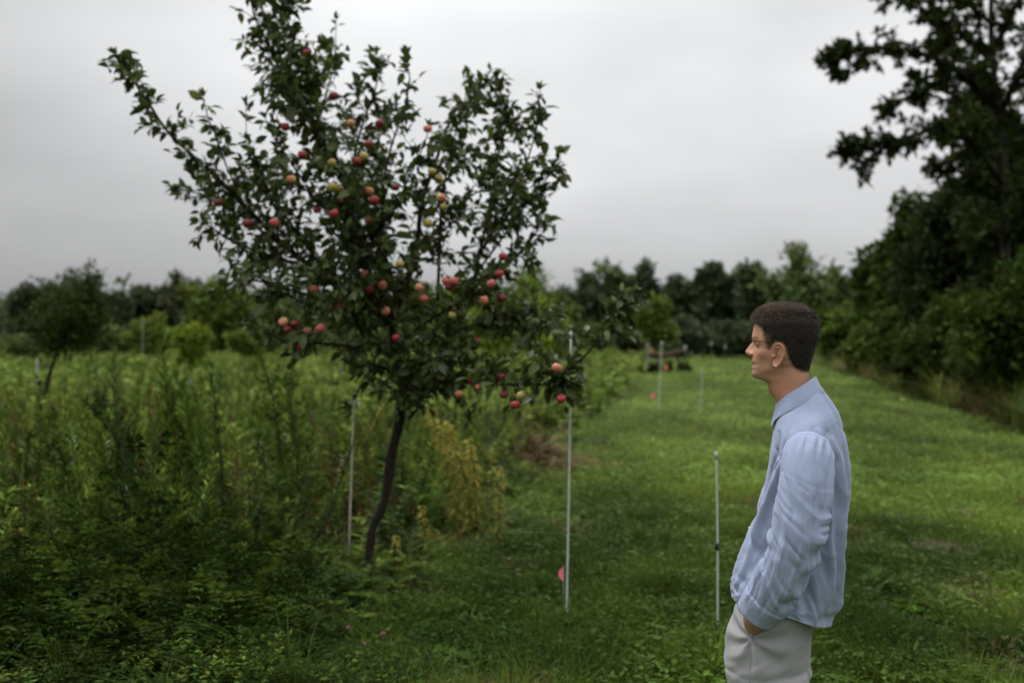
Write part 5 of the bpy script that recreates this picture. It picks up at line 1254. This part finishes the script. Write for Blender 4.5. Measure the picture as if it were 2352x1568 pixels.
# sleeves
SLR = np.interp(np.linspace(0, 1, 220), [0, .10, .16, .24, .40, .60, .74, .86, .93, 1], [.034, .058, .066, .070, .069, .064, .058, .0535, .0535, .052])
for sd in (1, -1):
    m = np.array([1, sd, 1]); p_ = smoothpath(np.array(ARM), 220)
    ang = np.linspace(0, 2 * PI, 140, endpoint=False); t_, n_, b_ = frames(p_, [1, 0, 0.01]); S1 = np.linspace(0, 1, 220)[:, None]; A1 = ang[None] + 0 * S1
    q = np.stack([np.cos(A1) * .62, np.sin(A1) * .62, S1 * 13 + 1.1 * np.sin(A1 + 1)], -1)
    elbow = np.exp(-((S1 - .62) / .14) ** 2); cuffz = np.exp(-((S1 - .86) / .09) ** 2)
    hh = .0145 * (elbow * .8 + cuffz * 1.0) * ridge(q * [1.0, 1.0, 1.5] + 4, 1) + .004 * np.clip(S1 - .05, 0, .3) / .3 * fbm(np.stack([np.cos(A1) * 1.6, np.sin(A1) * 1.6, S1 * 4 + 0 * A1], -1), 3)
    q2 = np.stack([np.cos(A1) * 1.3, np.sin(A1) * 1.3, S1 * 8 + 2.2 * np.cos(A1)], -1)
    hh += .0058 * np.clip((S1 - .35) / .2, 0, 1) * np.clip((.97 - S1) / .05, 0, 1) * ridge(q2 * 1.2 + 11, 2)
    for a0, a1, s0, s1, wd, am in ((PI * .5, PI * .55, .12, .5, .30, .004), (PI * .85, PI * .95, .14, .55, .22, -.008), (PI * 1.1, PI * 1.0, .16, .6, .2, .007), (PI * .22, PI * .1, .14, .5, .22, -.006)):
        k = np.clip((S1 - s0) / (s1 - s0), 0, 1); dl = (A1 - (a0 + (a1 - a0) * k) + PI) % (2 * PI) - PI; hh += 1.9 * am * np.exp(-(dl / wd) ** 2) * np.sin(PI * k) ** .6
    hh += .0020 * np.exp(-((S1 - .135) / .006) ** 2) + np.where(S1 > .915, .0030, 0) - .002 * np.exp(-((S1 - .91) / .006) ** 2)
    hh += .0062 * (elbow * .9 + cuffz + .10) * crease(q * [1.0, 1.0, 1.25] + 21, 2, .16) + .0050 * np.clip((S1 - .22) / .25, 0, 1) * np.clip((.95 - S1) / .05, 0, 1) * crease(q2 * [1.1, 1.1, .75] + 31, 2, .10)
    hh += .0035 * np.exp(-((S1 - .2) / .05) ** 2) * np.cos(A1 * 17 + 3 * fbm(np.stack([np.cos(A1) * 2, np.sin(A1) * 2, A1 * 0], -1), 2))
    R = SLR[:, None] + hh
    gg = p_[:, None] + n_[:, None] * (np.cos(A1) * R * 1.0)[..., None] + b_[:, None] * (np.sin(A1) * R * .86)[..., None]
    inn = gg[::-1][:10]; inn = inn + (p_[::-1][:10][:, None] - inn) * .12
    vv, f3, f4 = ringmesh(np.concatenate([gg, inn]) * m, False); mb = MB(); mb.add(vv, f3, f4 if sd > 0 else f4[:, ::-1]); sl_o = mb.build('sleeve', M_SHIRT, shirt)
    # armhole seam: where the sleeve leaves the body of the shirt
    lp_ = []
    for j in range(0, 140, 2):
        col_ = gg[:60, j] * m; k_ = 0
        for i_ in range(59, -1, -1):
            loc, nm, _, _ = sb_.find_nearest(Vector(col_[i_]))
            if (Vector(col_[i_]) - loc).dot(nm) * OUT_ < 0: k_ = i_; break
        lp_.append(col_[min(k_ + 1, 59)])
    lp_ = np.array(lp_)
    for _ in range(3): lp_ = (np.roll(lp_, 1, 0) + 2 * lp_ + np.roll(lp_, -1, 0)) / 4
    lp_ = np.vstack([lp_, lp_[:1]]); vv, f3, f4 = tube(lp_, .0024, 6, cap=False); mb = MB(); mb.add(vv, f3, f4); mb.build('armhole_seam', M_SHIRT, shirt)
# collar: stand and folded leaf
ct = np.linspace(.16, 2 * PI - .16, 90); c_, s_ = np.cos(ct), np.sin(ct)
fT, bT = uv(1786, 922), uv(1873, 866); fB, bB = uv(1784, 962), uv(1884, 897); fI, bI = uv(1790, 950), uv(1870, 895)
def cring(f, b, w, grow=0, dz=0, n=2.1):
    uc, a = (f[0] + b[0]) / 2, (f[0] - b[0]) / 2; k = (1 + c_) / 2
    return np.stack([uc + (a + grow) * sup(c_, n), (w + grow) * sup(s_, n), b[2] + (f[2] - b[2]) * k + dz], -1)
wob = .0022 * fbm(np.stack([c_ * 3, s_ * 3, c_ * 0], -1), 2)[:, None] * np.array([1, 1, .4])
tip = np.exp(-((ct - .16) / .5) ** 2) + np.exp(-((ct - 2 * PI + .16) / .5) ** 2)
bot = cring(fB, bB, .088, .013); bot[:, 2] -= .022 * tip; bot[:, 0] += .006 * tip
prof = [cring(fI, bI, .066, -.004, -.006), cring(fT, bT, .0655, -.003, -.002), cring(fT, bT, .0655, .000, .003), cring(fT, bT, .067, .004, -.001), cring(fT, bT, .071, .006, -.014) * .6 + bot * .4, bot + wob, bot + wob - np.array([0, 0, .001]) * 1, cring(fB, bB, .080, -.003, .004) + wob]
prof[0][:, 1] *= 1.0
G = np.array(prof); i = np.arange(G.shape[0] * 90).reshape(G.shape[0], 90)
mb = MB(); mb.add(G.reshape(-1, 3), None, np.stack([i[:-1, :-1], i[:-1, 1:], i[1:, 1:], i[1:, :-1]], -1).reshape(-1, 4)); co = mb.build('collar', M_SHIRT, shirt)
# buttons on the placket, collar button, yoke seam
M_BTN = solid('button', (.6, .6, .58), .35, .05)
ub = lambda y: snap([uv(np.interp(y, [k[0][1] for k in TR], [k[0][0] for k in TR]) - 6, y)], .001)[0]
for y in (968, 1022, 1085, 1150, 1215, 1280, 1335):
    q = ub(y); mb = MB(); v_, f3, f4 = tube([q - [.004, 0, 0], q + [.0008, 0, 0]], .0050, 12); mb.add(v_, f3, f4); mb.build('button', M_BTN, shirt)
mb = MB()
for sd in (1, -1):
    pts = [uv(x, y, 0) * [1, 0, 1] + np.array([0, sd * w_, 0]) for x, y, w_ in ((1925, 945, .005), (1924, 955, .06), (1916, 968, .12), (1900, 985, .165))]
    v_, f3, f4 = tube(snap(smoothpath(pts, 20), .0004), .0012, 5); mb.add(v_, f3, f4)
mb.build('seam', M_SHIRT, shirt)

# ------------------------------------------------------------------ trousers and shoes
M_TROU, t, p = newmat('grey_twill')
tcx = t.nodes.new('ShaderNodeTexCoord'); nz_ = t.nodes.new('ShaderNodeTexNoise'); nz_.inputs['Scale'].default_value = 700; t.links.new(tcx.outputs['Object'], nz_.inputs['Vector'])
cr = t.nodes.new('ShaderNodeValToRGB'); cr.color_ramp.elements[0].color = (.232, .234, .240, 1); cr.color_ramp.elements[1].color = (.305, .308, .315, 1); cr.color_ramp.elements[0].position = .3; cr.color_ramp.elements[1].position = .7
t.links.new(nz_.outputs['Fac'], cr.inputs[0]); t.links.new(cr.outputs[0], p.inputs['Base Color']); p.inputs['Roughness'].default_value = .9; p.inputs['Specular IOR Level'].default_value = .12; p.inputs['Sheen Weight'].default_value = .1
tb = MB()
PR = [((1712, 1320), (1900, 1320), .160, 0), ((1701, 1358), (1888, 1360), .170, 0), ((1685, 1400), (1878, 1400), .180, 0), ((1672, 1440), (1867, 1440), .186, 0), ((1668, 1480), (1862, 1480), .186, 0), ((1670, 1510), (1860, 1510), .184, 0), ((1690, 1545), (1845, 1545), .165, 0)]
vv, f3, f4 = ringmesh(lerp_rings(PR, 24, nexp=2.4)); tb.add(vv, f3, f4)
for sd in (1, -1):
    f_, b_ = uv(1673, 1510), uv(1860, 1510); f2, b2 = uv(1681, 1568), uv(1858, 1568)
    rows = []
    for z, uf, ub_, w_, vc in ((f_[2], f_[0] - .004, b_[0] + .004, .090, .094), (f2[2], f2[0], b2[0], .090, .096), (.50, f2[0] - .012, b2[0] + .055, .078, .098), (.42, f2[0] - .018, b2[0] + .06, .074, .099), (.25, f2[0] - .045, b2[0] + .05, .069, .100), (.06, f2[0] - .05, b2[0] + .055, .064, .102)):
        a = np.linspace(0, 2 * PI, 40, endpoint=False); rows.append(np.stack([(uf + ub_) / 2 + (uf - ub_) / 2 * sup(np.cos(a), 2.2), sd * vc + w_ * sup(np.sin(a), 2.2), np.full(40, z)], -1))
    rows = np.array(rows); vv, f3, f4 = ringmesh(smoothpath(rows.reshape(6, -1), 30).reshape(30, 40, 3)); tb.add(vv, f3, f4)
# the hand pushes the pocket out
hp_ = uv(1712, 1500, .17)
tm, v = eval_mods(tb, 'trousers', .0055, 8, .5); nn = normals(tm)
for sd in (1, -1):
    q = np.array([uv(1740, 1515)[0], sd * .165, uv(1740, 1515)[2]]); w_ = np.exp(-(((v - q) / [.06, .06, .075]) ** 2).sum(1)); v = v + np.array([0, sd, 0]) * (.020 * w_)[:, None]
    # creases that fan out from the bottom of the pocket
    pk = K3(350, 1268, .18) * [1, 0, 1] + np.array([0, sd * .18, 0]); dx, dz = v[:, 0] - pk[0], v[:, 2] - pk[2]; rr = np.hypot(dx, dz); an_ = np.arctan2(dz, dx)
    sidew = np.clip(v[:, 1] * sd / .1, 0, 1)
    fan = np.cos(an_ * 7 + 8 * rr + .8 * fbm(v * 12, 2)); v = v + nn * (.0055 * fan * np.exp(-((rr - .06) / .07) ** 2) * sidew)[:, None]
hz = v[:, 2]; cre = ridge(np.stack([v[:, 0] * 7, v[:, 1] * 7, v[:, 2] * 17 + v[:, 0] * 9], -1), 3)
v = v + nn * (.0045 * cre * np.clip((.86 - hz) / .1, 0, 1))[:, None] + nn * (.006 * ridge(np.stack([v[:, 0] * 5, v[:, 1] * 5, v[:, 2] * 24], -1), 2) * np.clip((.2 - hz) / .15, 0, 1))[:, None]
setv(tm, v); setcol(tm, np.ones((len(v), 3)))
trou = link('trousers', tm, M_TROU, man)
tbv = BVHTree.FromPolygons([tuple(q) for q in v], [tuple(q.vertices) for q in tm.polygons])
def snapt(pts, off):
    r = []
    for q in pts:
        loc, nm, _, _ = tbv.find_nearest(Vector(q)); r.append(np.array(loc) + np.array(nm) * off)
    return np.array(r)
for sd in (1, -1):
    m = np.array([1, sd, 1])
    P1 = snapt(smoothpath(np.array([K3(262, 985, .17), K3(292, 1090, .18), K3(325, 1190, .185), K3(350, 1262, .185)]) * m, 24), .001)
    mb = MB(); vv, f3, f4 = tube(P1, .0030, 6); mb.add(vv, f3, f4); mb.build('pocket', M_TROU, trou)
    P2 = snapt(smoothpath(np.array([K3(350, 1262, .185), K3(352, 1400, .185), K3(345, 1560, .185), K3(345, 1800, .18)]) * m, 30), .0004)
    mb = MB(); vv, f3, f4 = tube(P2, .0016, 5); mb.add(vv, f3, f4); mb.build('seam', M_TROU, trou)
    # shoe
    an = np.array([uv(1769, 1568)[0] - .035, sd * .10]); fr = []
    for t_, hw, z0_, z1_ in ((-.085, .020, .012, .06), (-.07, .034, .004, .085), (-.03, .038, .002, .098), (.03, .040, .002, .094), (.09, .047, .002, .070), (.14, .049, .002, .054), (.18, .042, .004, .044), (.205, .026, .010, .034), (.21, .012, .016, .028)):
        a = np.linspace(0, 2 * PI, 24, endpoint=False); fr.append(np.stack([np.full(24, an[0] + t_), an[1] + hw * sup(np.cos(a), 2.6), (z0_ + z1_) / 2 + (z1_ - z0_) / 2 * sup(np.sin(a), 2.6)], -1))
    mb = MB(); vv, f3, f4 = ringmesh(smoothpath(np.array(fr).reshape(9, -1), 24).reshape(24, 24, 3)); mb.add(vv, f3, f4); mb.build('shoe', solid('brown_leather', (.09, .05, .03), .5), man)
